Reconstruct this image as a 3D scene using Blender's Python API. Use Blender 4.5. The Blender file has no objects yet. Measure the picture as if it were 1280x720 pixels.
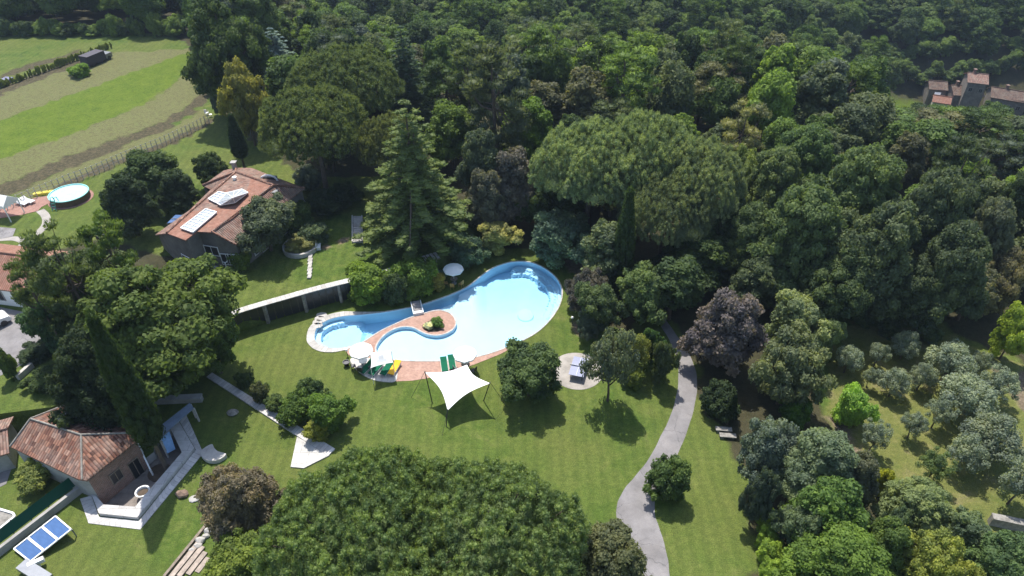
import bpy, math, random
import numpy as np
from mathutils import Vector, noise as mn
from mathutils.geometry import delaunay_2d_cdt

R = math.radians
scene = bpy.context.scene
COL = scene.collection
random.seed(7)

# ------------------------------------------------------------------ camera, sky, sun, exposure
CAM_H, PITCH, FPX = 50.0, R(38), 853.0
cam = bpy.data.cameras.new("camera"); cam_o = bpy.data.objects.new("camera", cam); COL.objects.link(cam_o)
cam_o.location = (0, 0, CAM_H); cam_o.rotation_euler = (R(90) - PITCH, 0, 0)
cam.sensor_width = 36; cam.lens = FPX / 1280 * 36; cam.clip_end = 4000; cam.clip_start = 0.5
scene.camera = cam_o

SUN_EL, SUN_AZ = R(64), math.atan2(-0.27, 0.96)          # azimuth measured from +Y towards +X
world = bpy.data.worlds.new("World"); scene.world = world; world.use_nodes = True
wn = world.node_tree.nodes; wl = world.node_tree.links
sky = wn.new("ShaderNodeTexSky"); sky.sky_type = 'NISHITA'; sky.sun_disc = False
sky.sun_elevation = SUN_EL; sky.sun_rotation = SUN_AZ; sky.air_density = 1.2; sky.dust_density = 1.5; sky.ozone_density = 1.5
bg = wn['Background']; bg.inputs['Strength'].default_value = 0.15
wl.new(sky.outputs[0], bg.inputs[0])
sun = bpy.data.lights.new("sun", 'SUN'); sun.energy = 4.6; sun.angle = R(0.53); sun.color = (1.0, 0.955, 0.88)
sun_o = bpy.data.objects.new("sun", sun); COL.objects.link(sun_o)
sd = Vector((math.sin(SUN_AZ) * math.cos(SUN_EL), math.cos(SUN_AZ) * math.cos(SUN_EL), math.sin(SUN_EL)))
sun_o.rotation_euler = sd.to_track_quat('Z', 'Y').to_euler()
vs = scene.view_settings; vs.view_transform = 'Standard'; vs.look = 'None'; vs.gamma = 1; vs.use_curve_mapping = False
vs.exposure = 0.62
cy = scene.cycles
cy.max_bounces = 6; cy.diffuse_bounces = 3; cy.glossy_bounces = 2; cy.transparent_max_bounces = 8
cy.transmission_bounces = 3; cy.volume_bounces = 0; cy.use_adaptive_sampling = True; cy.adaptive_threshold = 0.02
cy.caustics_reflective = False; cy.caustics_refractive = False; cy.sample_clamp_indirect = 4
cy.use_denoising = True

# ------------------------------------------------------------------ pixel of the 1280x720 photograph -> point of the place
SP, CP = math.sin(PITCH), math.cos(PITCH)
def ray(px, py):
    u, v = (px - 640) / FPX, (360 - py) / FPX
    return np.array((u, CP + v * SP, -SP + v * CP))
def sstep(a, b, x):
    t = np.clip((np.asarray(x, float) - a) / (b - a), 0, 1); return t * t * (3 - 2 * t)
def P(px, py, z=0.0):
    d = ray(px, py); t = (z - CAM_H) / d[2]; return Vector((d[0] * t, d[1] * t, z))
def project(x, y, z):
    dx, dy, dz = x, y, z - CAM_H
    f = dy * CP - dz * SP; u = dx / f; v = (dy * SP + dz * CP) / f
    return 640 + u * FPX, 360 - v * FPX

TZ = 2.5      # level of the upper terrace
_chain = [P(-400, 560), P(-60, 528), P(0, 520), P(62, 512), P(100, 500), P(180, 486), P(250, 445), P(268, 412), P(284, 396), P(330, 381), P(388, 364), P(440, 351), P(500, 336), P(548, 320),
          P(590, 300), P(660, 275), P(900, 262), P(1300, 262)]
_chain = [P(*project(p.x, p.y, 0), TZ) for p in _chain]
CX = np.array([p.x for p in _chain]); CY = np.array([p.y for p in _chain])
def valley_start(x): return 96 + 54 * (1 - sstep(-75, -20, x)) - 24 * sstep(45, 95, x)
def height(x, y):
    x = np.asarray(x, float); y = np.asarray(y, float)
    w = 0.3 + 16 * sstep(-9, 4, x)
    h = TZ * sstep(0, 1, (y - np.interp(x, CX, CY)) / w)
    d = y - valley_start(x)
    h = h - (15 + 16 * sstep(25, 110, x)) * sstep(0, 78, d) + 0.27 * np.maximum(0, d - 92) + 0.10 * np.maximum(0, d - 170)
    far = sstep(5, 60, d)
    h = h + far * (3.5 * np.sin(x * .031 + 1) * np.cos(y * .027) + 1.6 * np.sin(x * .07 + y * .05))
    h = h - 6.5 * np.exp(-((x - 128) ** 2 / 900 + (y - 184) ** 2 / 300))
    h = h - 5 * sstep(45, 120, x) * (1 - sstep(80, 140, y))
    return h
def hgt(x, y): return float(height(x, y))
def G(px, py, dz=0.0):
    """where the ray of a pixel meets the ground (+dz)"""
    d = ray(px, py); t0, t = 30.0, 30.0
    ts = np.linspace(30, 700, 1400); xs, ys, zs = d[0] * ts, d[1] * ts, CAM_H + d[2] * ts
    below = np.nonzero(zs < height(xs, ys) + dz)[0]
    t = ts[below[0]] if len(below) else 700
    lo, hi = t - 0.6, t
    for _ in range(20):
        m = (lo + hi) / 2
        if CAM_H + d[2] * m < hgt(d[0] * m, d[1] * m) + dz: hi = m
        else: lo = m
    return Vector((d[0] * hi, d[1] * hi, CAM_H + d[2] * hi))

# ------------------------------------------------------------------ objects
def tag(o, label=None, cat=None, group=None, kind=None):
    if label: o['label'] = label
    if cat: o['category'] = cat
    if group: o['group'] = group
    if kind: o['kind'] = kind
    return o
def empty(name, loc, label, cat, group=None, rz=0):
    o = bpy.data.objects.new(name, None); COL.objects.link(o); o.location = loc; o.rotation_euler = (0, 0, rz)
    o.empty_display_size = .3
    return tag(o, label, cat, group)
def link_mesh(name, me, parent=None, loc=(0, 0, 0)):
    o = bpy.data.objects.new(name, me); COL.objects.link(o); o.location = loc
    if parent: o.parent = parent
    return o
def copy_tree(o, parent=None):
    c = o.copy(); COL.objects.link(c); c.parent = parent
    for ch in list(o.children): copy_tree(ch, c)
    return c

class MB:
    """collects shapes for ONE mesh; points in the coordinates of `org` (subtracted)"""
    def __init__(s, org=(0, 0, 0)):
        s.v = []; s.f = []; s.m = []; s.uv = []; s.org = Vector(org); s.mats = []; s.cur = 0; s.smooth = []
    def mat(s, m):
        if m not in s.mats: s.mats.append(m)
        s.cur = s.mats.index(m); return s
    def poly(s, pts, uvs=None, smooth=False):
        pts = [Vector(p) for p in pts]
        b = len(s.v); s.v += [tuple(p - s.org) for p in pts]
        s.f.append(tuple(range(b, b + len(pts)))); s.m.append(s.cur); s.smooth.append(smooth)
        if uvs is None:
            n = Vector((0, 0, 0))
            for i in range(len(pts)): n += pts[i - 1].cross(pts[i])
            n = n.normalized() if n.length > 1e-9 else Vector((0, 0, 1))
            a = Vector((0, 0, 1)).cross(n); a = a.normalized() if a.length > .02 else Vector((1, 0, 0))
            c = n.cross(a); uvs = [(p.dot(a), p.dot(c)) for p in pts]
        s.uv += list(uvs)
    def box(s, c, size, rz=0, tilt=None, ax=None):
        c = Vector(c); x, y, z = [k / 2 for k in size]
        if ax: X, Y, Z = [Vector(k) for k in ax]
        else: X = Vector((math.cos(rz), math.sin(rz), 0)); Y = Vector((-math.sin(rz), math.cos(rz), 0)); Z = Vector((0, 0, 1))
        q = [c + X * (x * i) + Y * (y * j) + Z * (z * k) for k in (-1, 1) for (i, j) in ((-1, -1), (1, -1), (1, 1), (-1, 1))]
        for f in ((3, 2, 1, 0), (4, 5, 6, 7), (0, 1, 5, 4), (1, 2, 6, 5), (2, 3, 7, 6), (3, 0, 4, 7)): s.poly([q[i] for i in f])
    def bar(s, a, b, w, h=None):
        a, b = Vector(a), Vector(b); d = b - a; L = d.length; d.normalize()
        up = Vector((0, 0, 1)) if abs(d.z) < .95 else Vector((1, 0, 0))
        Y = up.cross(d).normalized(); Z = d.cross(Y)
        s.box((a + b) / 2, (L, w, h or w), ax=(d, Y, Z))
    def tube(s, pts, rad, n=8, cap=True):
        pts = [Vector(p) for p in pts]; rings = []
        for i, p in enumerate(pts):
            d = (pts[min(i + 1, len(pts) - 1)] - pts[max(i - 1, 0)]).normalized()
            up = Vector((0, 0, 1)) if abs(d.z) < .9 else Vector((1, 0, 0))
            X = up.cross(d).normalized(); Y = d.cross(X); r = rad[i] if hasattr(rad, '__len__') else rad
            rings.append([p + (X * math.cos(t) + Y * math.sin(t)) * r for t in [2 * math.pi * k / n for k in range(n)]])
        for a, b in zip(rings, rings[1:]):
            for k in range(n): s.poly([a[k], a[(k + 1) % n], b[(k + 1) % n], b[k]], smooth=True)
        if cap: s.poly(rings[0][::-1]); s.poly(rings[-1])
    def lathe(s, c, prof, n=24, smooth=True, sx=1, sy=1, cap=True):
        c = Vector(c)
        rings = [[c + Vector((r * sx * math.cos(2 * math.pi * k / n), r * sy * math.sin(2 * math.pi * k / n), z)) for k in range(n)] for r, z in prof]
        for a, b in zip(rings, rings[1:]):
            for k in range(n): s.poly([a[k], a[(k + 1) % n], b[(k + 1) % n], b[k]], smooth=smooth)
        if cap and prof[0][0] > 1e-3: s.poly(rings[0][::-1])
        if cap and prof[-1][0] > 1e-3: s.poly(rings[-1])
    def prism(s, pts, z0, z1, top=True):
        """vertical prism over an outline (xy), counter-clockwise"""
        a = sum(p[0] * q[1] - q[0] * p[1] for p, q in zip(pts, pts[1:] + pts[:1]))
        if a < 0: pts = pts[::-1]
        lo = [Vector((p[0], p[1], z0)) for p in pts]; hi = [Vector((p[0], p[1], z1)) for p in pts]
        n = len(pts)
        for i in range(n): s.poly([lo[i], lo[(i + 1) % n], hi[(i + 1) % n], hi[i]])
        if top: s.poly(hi)
        s.poly(lo[::-1])
    def band(s, path, w, z0, z1, side=0):
        """a wall / kerb: rectangle of width w swept along a path of xy points; side -1/0/+1 says where the path runs"""
        L, Rr = offset(path, w * (.5 + .5 * side)), offset(path, -w * (.5 - .5 * side))
        zz0 = z0 if callable(z0) else (lambda p: z0); zz1 = z1 if callable(z1) else (lambda p: z1)
        acc = 0
        for i in range(len(path) - 1):
            a, b, c, d = L[i], L[i + 1], Rr[i + 1], Rr[i]
            A, B = path[i], path[i + 1]; la = (Vector(B[:2]) - Vector(A[:2])).length
            t = [Vector((q[0], q[1], zz1(r))) for q, r in ((a, A), (b, B), (c, B), (d, A))]
            o = [Vector((q[0], q[1], zz0(r))) for q, r in ((a, A), (b, B), (c, B), (d, A))]
            s.poly([t[3], t[2], t[1], t[0]], uvs=[(acc, 0), (acc + la, 0), (acc + la, w), (acc, w)])
            s.poly([o[0], o[1], t[1], t[0]][::-1]); s.poly([o[3], o[2], t[2], t[3]])
            if i == 0: s.poly([o[3], t[3], t[0], o[0]][::-1])
            if i == len(path) - 2: s.poly([o[1], t[1], t[2], o[2]][::-1])
            acc += la
    def build(s, name, m=None, parent=None):
        me = bpy.data.meshes.new(name); me.from_pydata(s.v, [], s.f)
        mats = s.mats or [m]
        for k in mats: me.materials.append(k)
        if s.mats: me.polygons.foreach_set('material_index', s.m)
        me.polygons.foreach_set('use_smooth', s.smooth)
        uvl = me.uv_layers.new(name='UVMap'); uvl.data.foreach_set('uv', np.array(s.uv, float).ravel())
        me.update()
        o = bpy.data.objects.new(name, me); COL.objects.link(o)
        if parent: o.parent = parent
        else: o.location = s.org
        return o

def offset(path, d):
    """parallel curve at distance d to the left"""
    out = []; pts = [Vector((p[0], p[1])) for p in path]
    for i, p in enumerate(pts):
        a = (p - pts[i - 1]).normalized() if i > 0 else None
        b = (pts[i + 1] - p).normalized() if i < len(pts) - 1 else None
        if a is None: t = b; k = 1
        elif b is None: t = a; k = 1
        else: t = (a + b).normalized(); k = 1 / max(.5, t.dot(b))
        out.append((p.x - t.y * d * k, p.y + t.x * d * k))
    return out
def loop_offset(pts, d):
    n = len(pts); q = [Vector((p[0], p[1])) for p in pts]; out = []
    for i in range(n):
        a = (q[i] - q[i - 1]).normalized(); b = (q[(i + 1) % n] - q[i]).normalized()
        t = (a + b).normalized(); k = 1 / max(.6, t.dot(b)); out.append((q[i].x - t.y * d * k, q[i].y + t.x * d * k))
    return out
def smooth_loop(pts, k=4, closed=True):
    """Catmull-Rom through the points"""
    q = [Vector((p[0], p[1])) for p in pts]; n = len(q); out = []
    rng = range(n) if closed else range(n - 1)
    for i in rng:
        g = (lambda j: q[j % n]) if closed else (lambda j: q[max(0, min(n - 1, j))])
        p0, p1, p2, p3 = g(i - 1), g(i), g(i + 1), g(i + 2)
        for s_ in range(k):
            t = s_ / k
            out.append(tuple(.5 * ((2 * p1) + (p2 - p0) * t + (2 * p0 - 5 * p1 + 4 * p2 - p3) * t * t + (3 * p1 - p0 - 3 * p2 + p3) * t ** 3)))
    if not closed: out.append(tuple(q[-1]))
    return out
def inside(poly, X, Y):
    X = np.asarray(X, float); Y = np.asarray(Y, float); r = np.zeros(X.shape, bool); n = len(poly)
    for i in range(n):
        x1, y1 = poly[i][0], poly[i][1]; x2, y2 = poly[i - 1][0], poly[i - 1][1]
        if y1 == y2: continue
        r ^= ((y1 > Y) != (y2 > Y)) & (X < (x2 - x1) * (Y - y1) / (y2 - y1) + x1)
    return r
def edge_dist(poly, X, Y, closed=True):
    X = np.asarray(X, float); Y = np.asarray(Y, float); d = np.full(X.shape, 1e9); n = len(poly)
    for i in range(n if closed else n - 1):
        a = np.array(poly[i][:2]); b = np.array(poly[(i + 1) % n][:2]); ab = b - a; L = ab @ ab + 1e-12
        t = np.clip(((X - a[0]) * ab[0] + (Y - a[1]) * ab[1]) / L, 0, 1)
        d = np.minimum(d, np.hypot(X - a[0] - t * ab[0], Y - a[1] - t * ab[1]))
    return d
def tri_sheet(name, loops, keep, zf, m, extra=(), lines=(), smooth=False, parent=None):
    """constrained triangulation; keep(x, y) of the triangle centres says which stay"""
    vs_, es = [], []
    for lp in loops:
        b = len(vs_); vs_ += [Vector((p[0], p[1])) for p in lp]; n = len(lp); es += [(b + i, b + (i + 1) % n) for i in range(n)]
    for lp in lines:
        b = len(vs_); vs_ += [Vector((p[0], p[1])) for p in lp]; es += [(b + i, b + i + 1) for i in range(len(lp) - 1)]
    vs_ += [Vector((p[0], p[1])) for p in extra]
    V, E, F = delaunay_2d_cdt(vs_, es, [], 0, 1e-5)[:3]
    X = np.array([(v.x, v.y) for v in V]); T = np.array([f[:3] for f in F])
    c = X[T].mean(1); T = T[keep(c[:, 0], c[:, 1])]
    used = np.unique(T); mp = np.full(len(X), -1); mp[used] = np.arange(len(used)); X = X[used]; T = mp[T]
    ar = (X[T[:, 1], 0] - X[T[:, 0], 0]) * (X[T[:, 2], 1] - X[T[:, 0], 1]) - (X[T[:, 2], 0] - X[T[:, 0], 0]) * (X[T[:, 1], 1] - X[T[:, 0], 1])
    T[ar < 0] = T[ar < 0][:, ::-1]
    Z = zf(X[:, 0], X[:, 1]) * np.ones(len(X))
    me = bpy.data.meshes.new(name); me.from_pydata(np.column_stack([X, Z]).tolist(), [], T.tolist()); me.materials.append(m)
    uv = me.uv_layers.new(name='UVMap'); li = np.empty(len(me.loops), int); me.loops.foreach_get('vertex_index', li)
    uv.data.foreach_set('uv', X[li].ravel())
    if smooth: me.polygons.foreach_set('use_smooth', [True] * len(me.polygons))
    return link_mesh(name, me, parent)

# ------------------------------------------------------------------ materials
def new_mat(name):
    m = bpy.data.materials.new(name); m.use_nodes = True; nt = m.node_tree; nt.nodes.clear()
    out = nt.nodes.new('ShaderNodeOutputMaterial'); return m, nt, out
def nd(nt, typ, ins=None, **kw):
    n = nt.nodes.new(typ)
    for k, v in kw.items(): setattr(n, k, v)
    for k, v in (ins or {}).items():
        if isinstance(v, bpy.types.NodeSocket): nt.links.new(v, n.inputs[k])
        else: n.inputs[k].default_value = v
    return n
def rgba(c, s=1.0): return (c[0] * s, c[1] * s, c[2] * s, 1)
def mixc(nt, fac, a, b, bt='MIX'):
    n = nt.nodes.new('ShaderNodeMix'); n.data_type = 'RGBA'; n.blend_type = bt
    for i, v in ((0, fac), (6, a), (7, b)):
        if isinstance(v, bpy.types.NodeSocket): nt.links.new(v, n.inputs[i])
        else: n.inputs[i].default_value = v
    return n.outputs[2]
def ramp(nt, fac, stops):
    n = nt.nodes.new('ShaderNodeValToRGB'); nt.links.new(fac, n.inputs[0]); e = n.color_ramp.elements
    while len(e) < len(stops): e.new(.5)
    for k, (p, c) in zip(e, stops): k.position = p; k.color = c if len(c) == 4 else rgba(c)
    return n.outputs[0]
def rough_mat(name, c, rough=.85, scale=3.0, amt=.25, c2=None, bump=.3, fine=25, spec=.3, metal=0):
    m, nt, out = new_mat(name)
    pos = nd(nt, 'ShaderNodeTexCoord').outputs['Object']
    a = nd(nt, 'ShaderNodeTexNoise', {'Vector': pos, 'Scale': scale, 'Detail': 5.0, 'Roughness': .65}).outputs[0]
    b = nd(nt, 'ShaderNodeTexNoise', {'Vector': pos, 'Scale': fine, 'Detail': 2.0}).outputs[0]
    base = ramp(nt, a, [(.3, rgba(c, 1 - amt)), (.5, rgba(c)), (.72, rgba(c2 or c, 1 + (0 if c2 else amt)))])
    base = mixc(nt, .35, base, ramp(nt, b, [(.3, rgba((1, 1, 1), .6)), (.7, (1, 1, 1, 1))]), 'MULTIPLY')
    p = nd(nt, 'ShaderNodeBsdfPrincipled', {'Base Color': base, 'Roughness': rough, 'Specular IOR Level': spec, 'Metallic': metal})
    bp = nd(nt, 'ShaderNodeBump', {'Strength': bump, 'Distance': .02, 'Height': b}); nt.links.new(bp.outputs[0], p.inputs['Normal'])
    nt.links.new(p.outputs[0], out.inputs[0]); return m
def uvn(nt, sx, sy):
    uv = nd(nt, 'ShaderNodeTexCoord').outputs['UV']
    return nd(nt, 'ShaderNodeMapping', {'Vector': uv, 'Scale': (sx, sy, 1)}).outputs[0]
def roof_mat(name, cols, pitch_u=.24, pitch_v=.38, lichen=(.30, .27, .22), amt=.5):
    """barrel tiles: ribs down the slope, courses across it; every tile its own tone"""
    m, nt, out = new_mat(name)
    uv = nd(nt, 'ShaderNodeTexCoord').outputs['UV']; s = nd(nt, 'ShaderNodeSeparateXYZ', {0: uv})
    M = lambda op, a, b=0.0: nd(nt, 'ShaderNodeMath', {0: a, 1: b}, operation=op).outputs[0]
    u = M('MULTIPLY', s.outputs[0], 1 / pitch_u); v = M('MULTIPLY', s.outputs[1], 1 / pitch_v)
    rib = M('ABSOLUTE', M('SINE', M('MULTIPLY', u, math.pi)))
    crs = M('FRACT', v)
    cell = nd(nt, 'ShaderNodeCombineXYZ', {0: M('FLOOR', u), 1: M('FLOOR', v)}).outputs[0]
    wn_ = nd(nt, 'ShaderNodeTexWhiteNoise', {'Vector': cell}).outputs[0]
    base = ramp(nt, wn_, [(i / (len(cols) - 1), rgba(c)) for i, c in enumerate(cols)])
    big = nd(nt, 'ShaderNodeTexNoise', {'Vector': uv, 'Scale': .6, 'Detail': 6.0, 'Roughness': .7}).outputs[0]
    base = mixc(nt, ramp(nt, big, [(.45, (0, 0, 0)), (.68, (amt, amt, amt))]), base, rgba(lichen))
    # the joints between tile rows are darker
    base = mixc(nt, 1.0, base, ramp(nt, rib, [(0.0, (.45, .42, .4)), (.45, (1, 1, 1))]), 'MULTIPLY')
    hgt_ = M('ADD', rib, M('MULTIPLY', crs, .35))
    p = nd(nt, 'ShaderNodeBsdfPrincipled', {'Base Color': base, 'Roughness': .85, 'Specular IOR Level': .25})
    bp = nd(nt, 'ShaderNodeBump', {'Strength': .9, 'Distance': .07, 'Height': hgt_}); nt.links.new(bp.outputs[0], p.inputs['Normal'])
    nt.links.new(p.outputs[0], out.inputs[0]); return m
def slab_mat(name, c, lx=.9, ly=.45, joint=(.16, .15, .13), amt=.25, offs=.5, bump=.3):
    """rectangular slabs / bricks laid along the UV"""
    m, nt, out = new_mat(name)
    uv = nd(nt, 'ShaderNodeTexCoord').outputs['UV']
    br = nd(nt, 'ShaderNodeTexBrick', {'Vector': uv, 'Color1': rgba(c, 1 - amt), 'Color2': rgba(c, 1 + amt * .6), 'Mortar': rgba(joint), 'Scale': 1.0,
                                       'Mortar Size': .012, 'Mortar Smooth': .2, 'Brick Width': lx, 'Row Height': ly})
    br.offset = offs
    n = nd(nt, 'ShaderNodeTexNoise', {'Vector': uv, 'Scale': 1.3, 'Detail': 6.0, 'Roughness': .7}).outputs[0]
    base = mixc(nt, .6, br.outputs[0], ramp(nt, n, [(.3, (.55, .53, .5)), (.6, (1, 1, 1))]), 'MULTIPLY')
    p = nd(nt, 'ShaderNodeBsdfPrincipled', {'Base Color': base, 'Roughness': .85, 'Specular IOR Level': .25})
    bp = nd(nt, 'ShaderNodeBump', {'Strength': bump, 'Distance': .01, 'Height': br.outputs[1]}); bp.invert = True
    nt.links.new(bp.outputs[0], p.inputs['Normal'])
    nt.links.new(p.outputs[0], out.inputs[0]); return m
def plain(name, c, rough=.5, metal=0, spec=.5, emit=None):
    m, nt, out = new_mat(name)
    n = nd(nt, 'ShaderNodeTexNoise', {'Scale': 6.0, 'Detail': 4.0}).outputs[0]
    base = ramp(nt, n, [(.35, rgba(c, .88)), (.65, rgba(c, 1.0))])
    p = nd(nt, 'ShaderNodeBsdfPrincipled', {'Base Color': base, 'Roughness': rough, 'Metallic': metal, 'Specular IOR Level': spec})
    nt.links.new(p.outputs[0], out.inputs[0]); return m
def cloth(name, c, trans=.25):
    m, nt, out = new_mat(name)
    a = nd(nt, 'ShaderNodeBsdfDiffuse', {'Color': rgba(c)}); b = nd(nt, 'ShaderNodeBsdfTranslucent', {'Color': rgba(c, .8)})
    x = nd(nt, 'ShaderNodeMixShader', {0: trans}); nt.links.new(a.outputs[0], x.inputs[1]); nt.links.new(b.outputs[0], x.inputs[2])
    nt.links.new(x.outputs[0], out.inputs[0]); return m

def leaf_mat(name, random_ramp=None, transl=.42, var=.35):
    """foliage: colour of the object (or a ramp over its random number), varied clump by clump"""
    m, nt, out = new_mat(name)
    oi = nd(nt, 'ShaderNodeObjectInfo')
    base = ramp(nt, oi.outputs['Random'], random_ramp) if random_ramp else oi.outputs['Color']
    at = nd(nt, 'ShaderNodeAttribute', attribute_name='tone').outputs['Fac']
    base = mixc(nt, 1.0, base, ramp(nt, at, [(0.0, (1 - var, 1 - var * .9, 1 - var * .5)), (.5, (1, 1, 1)), (1.0, (1 + var * 1.5, 1 + var * 1.15, 1 + var * .4))]), 'MULTIPLY')
    rr = nd(nt, 'ShaderNodeMath', {0: oi.outputs['Random'], 1: .3, 2: (1.0 if random_ramp else .85)}, operation='MULTIPLY_ADD').outputs[0]
    base = mixc(nt, 1.0, base, nd(nt, 'ShaderNodeCombineColor', {0: rr, 1: rr, 2: rr}).outputs[0], 'MULTIPLY')
    p = nd(nt, 'ShaderNodeBsdfPrincipled', {'Base Color': base, 'Roughness': .65, 'Specular IOR Level': .18})
    t = nd(nt, 'ShaderNodeBsdfTranslucent', {'Color': mixc(nt, 1.0, base, (1.3, 1.32, .7, 1), 'MULTIPLY')})
    x = nd(nt, 'ShaderNodeMixShader', {0: transl}); nt.links.new(p.outputs[0], x.inputs[1]); nt.links.new(t.outputs[0], x.inputs[2])
    nt.links.new(x.outputs[0], out.inputs[0]); return m

M_LEAF = leaf_mat('leaves')
M_MASS = leaf_mat('forest_leaves', [(0, (.048, .078, .024)), (.2, (.064, .108, .027)), (.4, (.084, .136, .030)), (.55, (.056, .084, .036)), (.7, (.100, .160, .036)), (.85, (.078, .098, .046)), (1, (.125, .182, .040))])
M_BARK = rough_mat('bark', (.11, .085, .065), amt=.4, bump=.8)
M_STONE = rough_mat('pale_stone', (.42, .40, .37), amt=.3, scale=1.2)
M_CAP = slab_mat('stone_cap', (.50, .48, .45), .5, .9, amt=.2)
M_WALK = slab_mat('walkway_slabs', (.56, .54, .52), .42, 2.0, joint=(.16, .16, .16), amt=.22, offs=0)
M_DECK = slab_mat('terracotta_paving', (.43, .265, .205), .22, .11, joint=(.30, .2, .16), amt=.2)
M_RED = slab_mat('red_paving', (.32, .17, .14), .22, .11, joint=(.30, .2, .16), amt=.2)
M_SHADE = rough_mat('shade_toned_masonry', (.075, .07, .06), amt=.4, scale=2.5, bump=.6, fine=8)  # shade on the retaining wall face is put into this masonry colour
M_WALLST = rough_mat('rough_stone_wall', (.24, .225, .20), amt=.45, scale=2.5, bump=.8, fine=8)
M_WHITE = plain('white_paint', (.80, .80, .78), .5)
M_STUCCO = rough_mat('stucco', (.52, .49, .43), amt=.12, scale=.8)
M_GREYST = rough_mat('grey_render', (.33, .32, .30), amt=.25, scale=.8)
M_BRICK = slab_mat('brick', (.24, .12, .085), .24, .075, joint=(.3, .27, .24), amt=.35)
M_WOOD = rough_mat('weathered_wood', (.22, .18, .14), amt=.35, scale=4)
M_DARK = plain('dark_opening', (.02, .022, .025), .3)
M_METAL = plain('grey_metal', (.25, .26, .28), .4, .6)
M_DMETAL = plain('dark_metal', (.05, .05, .055), .45, .4)
M_CLOTH = cloth('white_canvas', (.86, .86, .85))
M_GREEN = cloth('green_canvas', (.015, .11, .06), .05)
M_YELLOW = cloth('yellow_towel', (.80, .45, .05), .1)
M_SOLAR = plain('solar_glass', (.07, .14, .30), .18)
M_GLASS = plain('skylight_glass', (.40, .44, .48), .12)
M_ROOF_OLD = roof_mat('old_roof_tiles', [(.14, .085, .065), (.22, .125, .095), (.29, .165, .125), (.18, .12, .10), (.35, .22, .17)])
M_ROOF_NEW = roof_mat('new_roof_tiles', [(.24, .115, .08), (.31, .15, .105), (.27, .14, .10), (.36, .19, .14)], amt=.45, lichen=(.24, .16, .12))
M_ROOF_FARM = roof_mat('farm_roof_tiles', [(.09, .06, .05), (.14, .09, .07), (.19, .12, .09), (.12, .085, .07)])
M_FARM = rough_mat('farm_masonry', (.20, .18, .16), amt=.3, scale=1.0)
M_ROOF_BIG = roof_mat('barrel_roof_tiles', [(.09, .045, .035), (.18, .08, .055), (.30, .15, .10), (.14, .08, .06), (.38, .23, .17)], pitch_u=.27, pitch_v=.42, lichen=(.26, .20, .17), amt=.6)
M_ASPH = rough_mat('path_asphalt', (.20, .19, .19), amt=.30, scale=.45, fine=14)
def add_cracks(m, amount=.5):
    nt = m.node_tree; p = next(n for n in nt.nodes if n.type == 'BSDF_PRINCIPLED'); src = p.inputs['Base Color'].links[0].from_socket
    pos = nd(nt, 'ShaderNodeTexCoord').outputs['Object']; wob = nd(nt, 'ShaderNodeTexNoise', {'Vector': pos, 'Scale': 1.2, 'Detail': 4.0})
    v = nd(nt, 'ShaderNodeVectorMath', {0: pos, 1: wob.outputs['Color']}, operation='ADD').outputs[0]
    vo = nd(nt, 'ShaderNodeTexVoronoi', {'Vector': v, 'Scale': .42}, feature='DISTANCE_TO_EDGE').outputs['Distance']
    gate = nd(nt, 'ShaderNodeTexNoise', {'Vector': pos, 'Scale': .25, 'Detail': 2.0}).outputs[0]
    a = ramp(nt, vo, [(0.0, (.62, .62, .62)), (.02, (1, 1, 1))]); g = ramp(nt, gate, [(.45, (0, 0, 0)), (.55, (1, 1, 1))])
    c = mixc(nt, g, src, mixc(nt, 1.0, src, a, 'MULTIPLY'))
    pat = nd(nt, 'ShaderNodeTexNoise', {'Vector': pos, 'Scale': .18, 'Detail': 5.0, 'Roughness': .7}).outputs[0]
    c = mixc(nt, 1.0, c, ramp(nt, pat, [(.38, (.90, .89, .88)), (.5, (1, 1, 1)), (.64, (1.08, 1.06, 1.03))]), 'MULTIPLY')
    nt.links.new(c, p.inputs['Base Color'])
add_cracks(M_ASPH)
M_PATIO = rough_mat('patio_concrete', (.31, .285, .255), amt=.3, scale=.7)
M_SOIL = rough_mat('soil', (.09, .065, .045), amt=.35, scale=2)
# ------------------------------------------------------------------ outlines on the ground
Z5 = lambda x, y: P(370 + x / 3.4286, 310 + y / 3.4286)
_pool = [(80, 385), (86, 350), (110, 325), (150, 305), (205, 293), (270, 288), (350, 280), (430, 268), (520, 250), (600, 225), (680, 195), (740, 165), (790, 125),
         (840, 90), (890, 70), (940, 60), (1000, 62), (1050, 80), (1095, 110), (1125, 145), (1138, 185), (1132, 230), (1110, 275), (1075, 320), (1030, 360), (970, 395), (900, 425),
         (830, 450), (760, 468), (690, 478), (600, 483), (520, 483), (440, 480), (385, 472), (352, 455), (345, 430), (355, 405), (380, 375), (420, 350), (460, 340), (500, 343),
         (530, 358), (560, 371), (600, 377), (640, 370), (675, 350), (688, 325), (682, 300), (660, 278), (620, 266), (580, 270), (530, 285), (480, 300), (430, 322),
         (370, 350), (320, 380), (280, 405), (220, 425), (160, 430), (110, 418), (88, 402)]
POOL = smooth_loop([Z5(x, y) for x, y in _pool], 3)
if sum(a[0] * b[1] - b[0] * a[1] for a, b in zip(POOL, POOL[1:] + POOL[:1])) < 0: POOL = POOL[::-1]   # counter-clockwise
def G2(lst): return [tuple(G(*q)[:2]) for q in lst]
def P2(lst, z=0): return [tuple(P(q[0], q[1], z)[:2]) for q in lst]
Z3 = lambda x, y: (90 + x / 3.6, 480 + y / 3.6)
_e3, _e4 = P(108.3, 600.7, 2.9), P(173.3, 549, 2.9)
COURT = [(_e3.x - .3, _e3.y + .7), *P2([Z3(96, 497), Z3(150, 556), Z3(290, 566), Z3(420, 425), Z3(500, 322), Z3(448, 205), Z3(380, 225)], 0), (_e4.x, _e4.y + .9)]     # sunken patio of the small house

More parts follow.
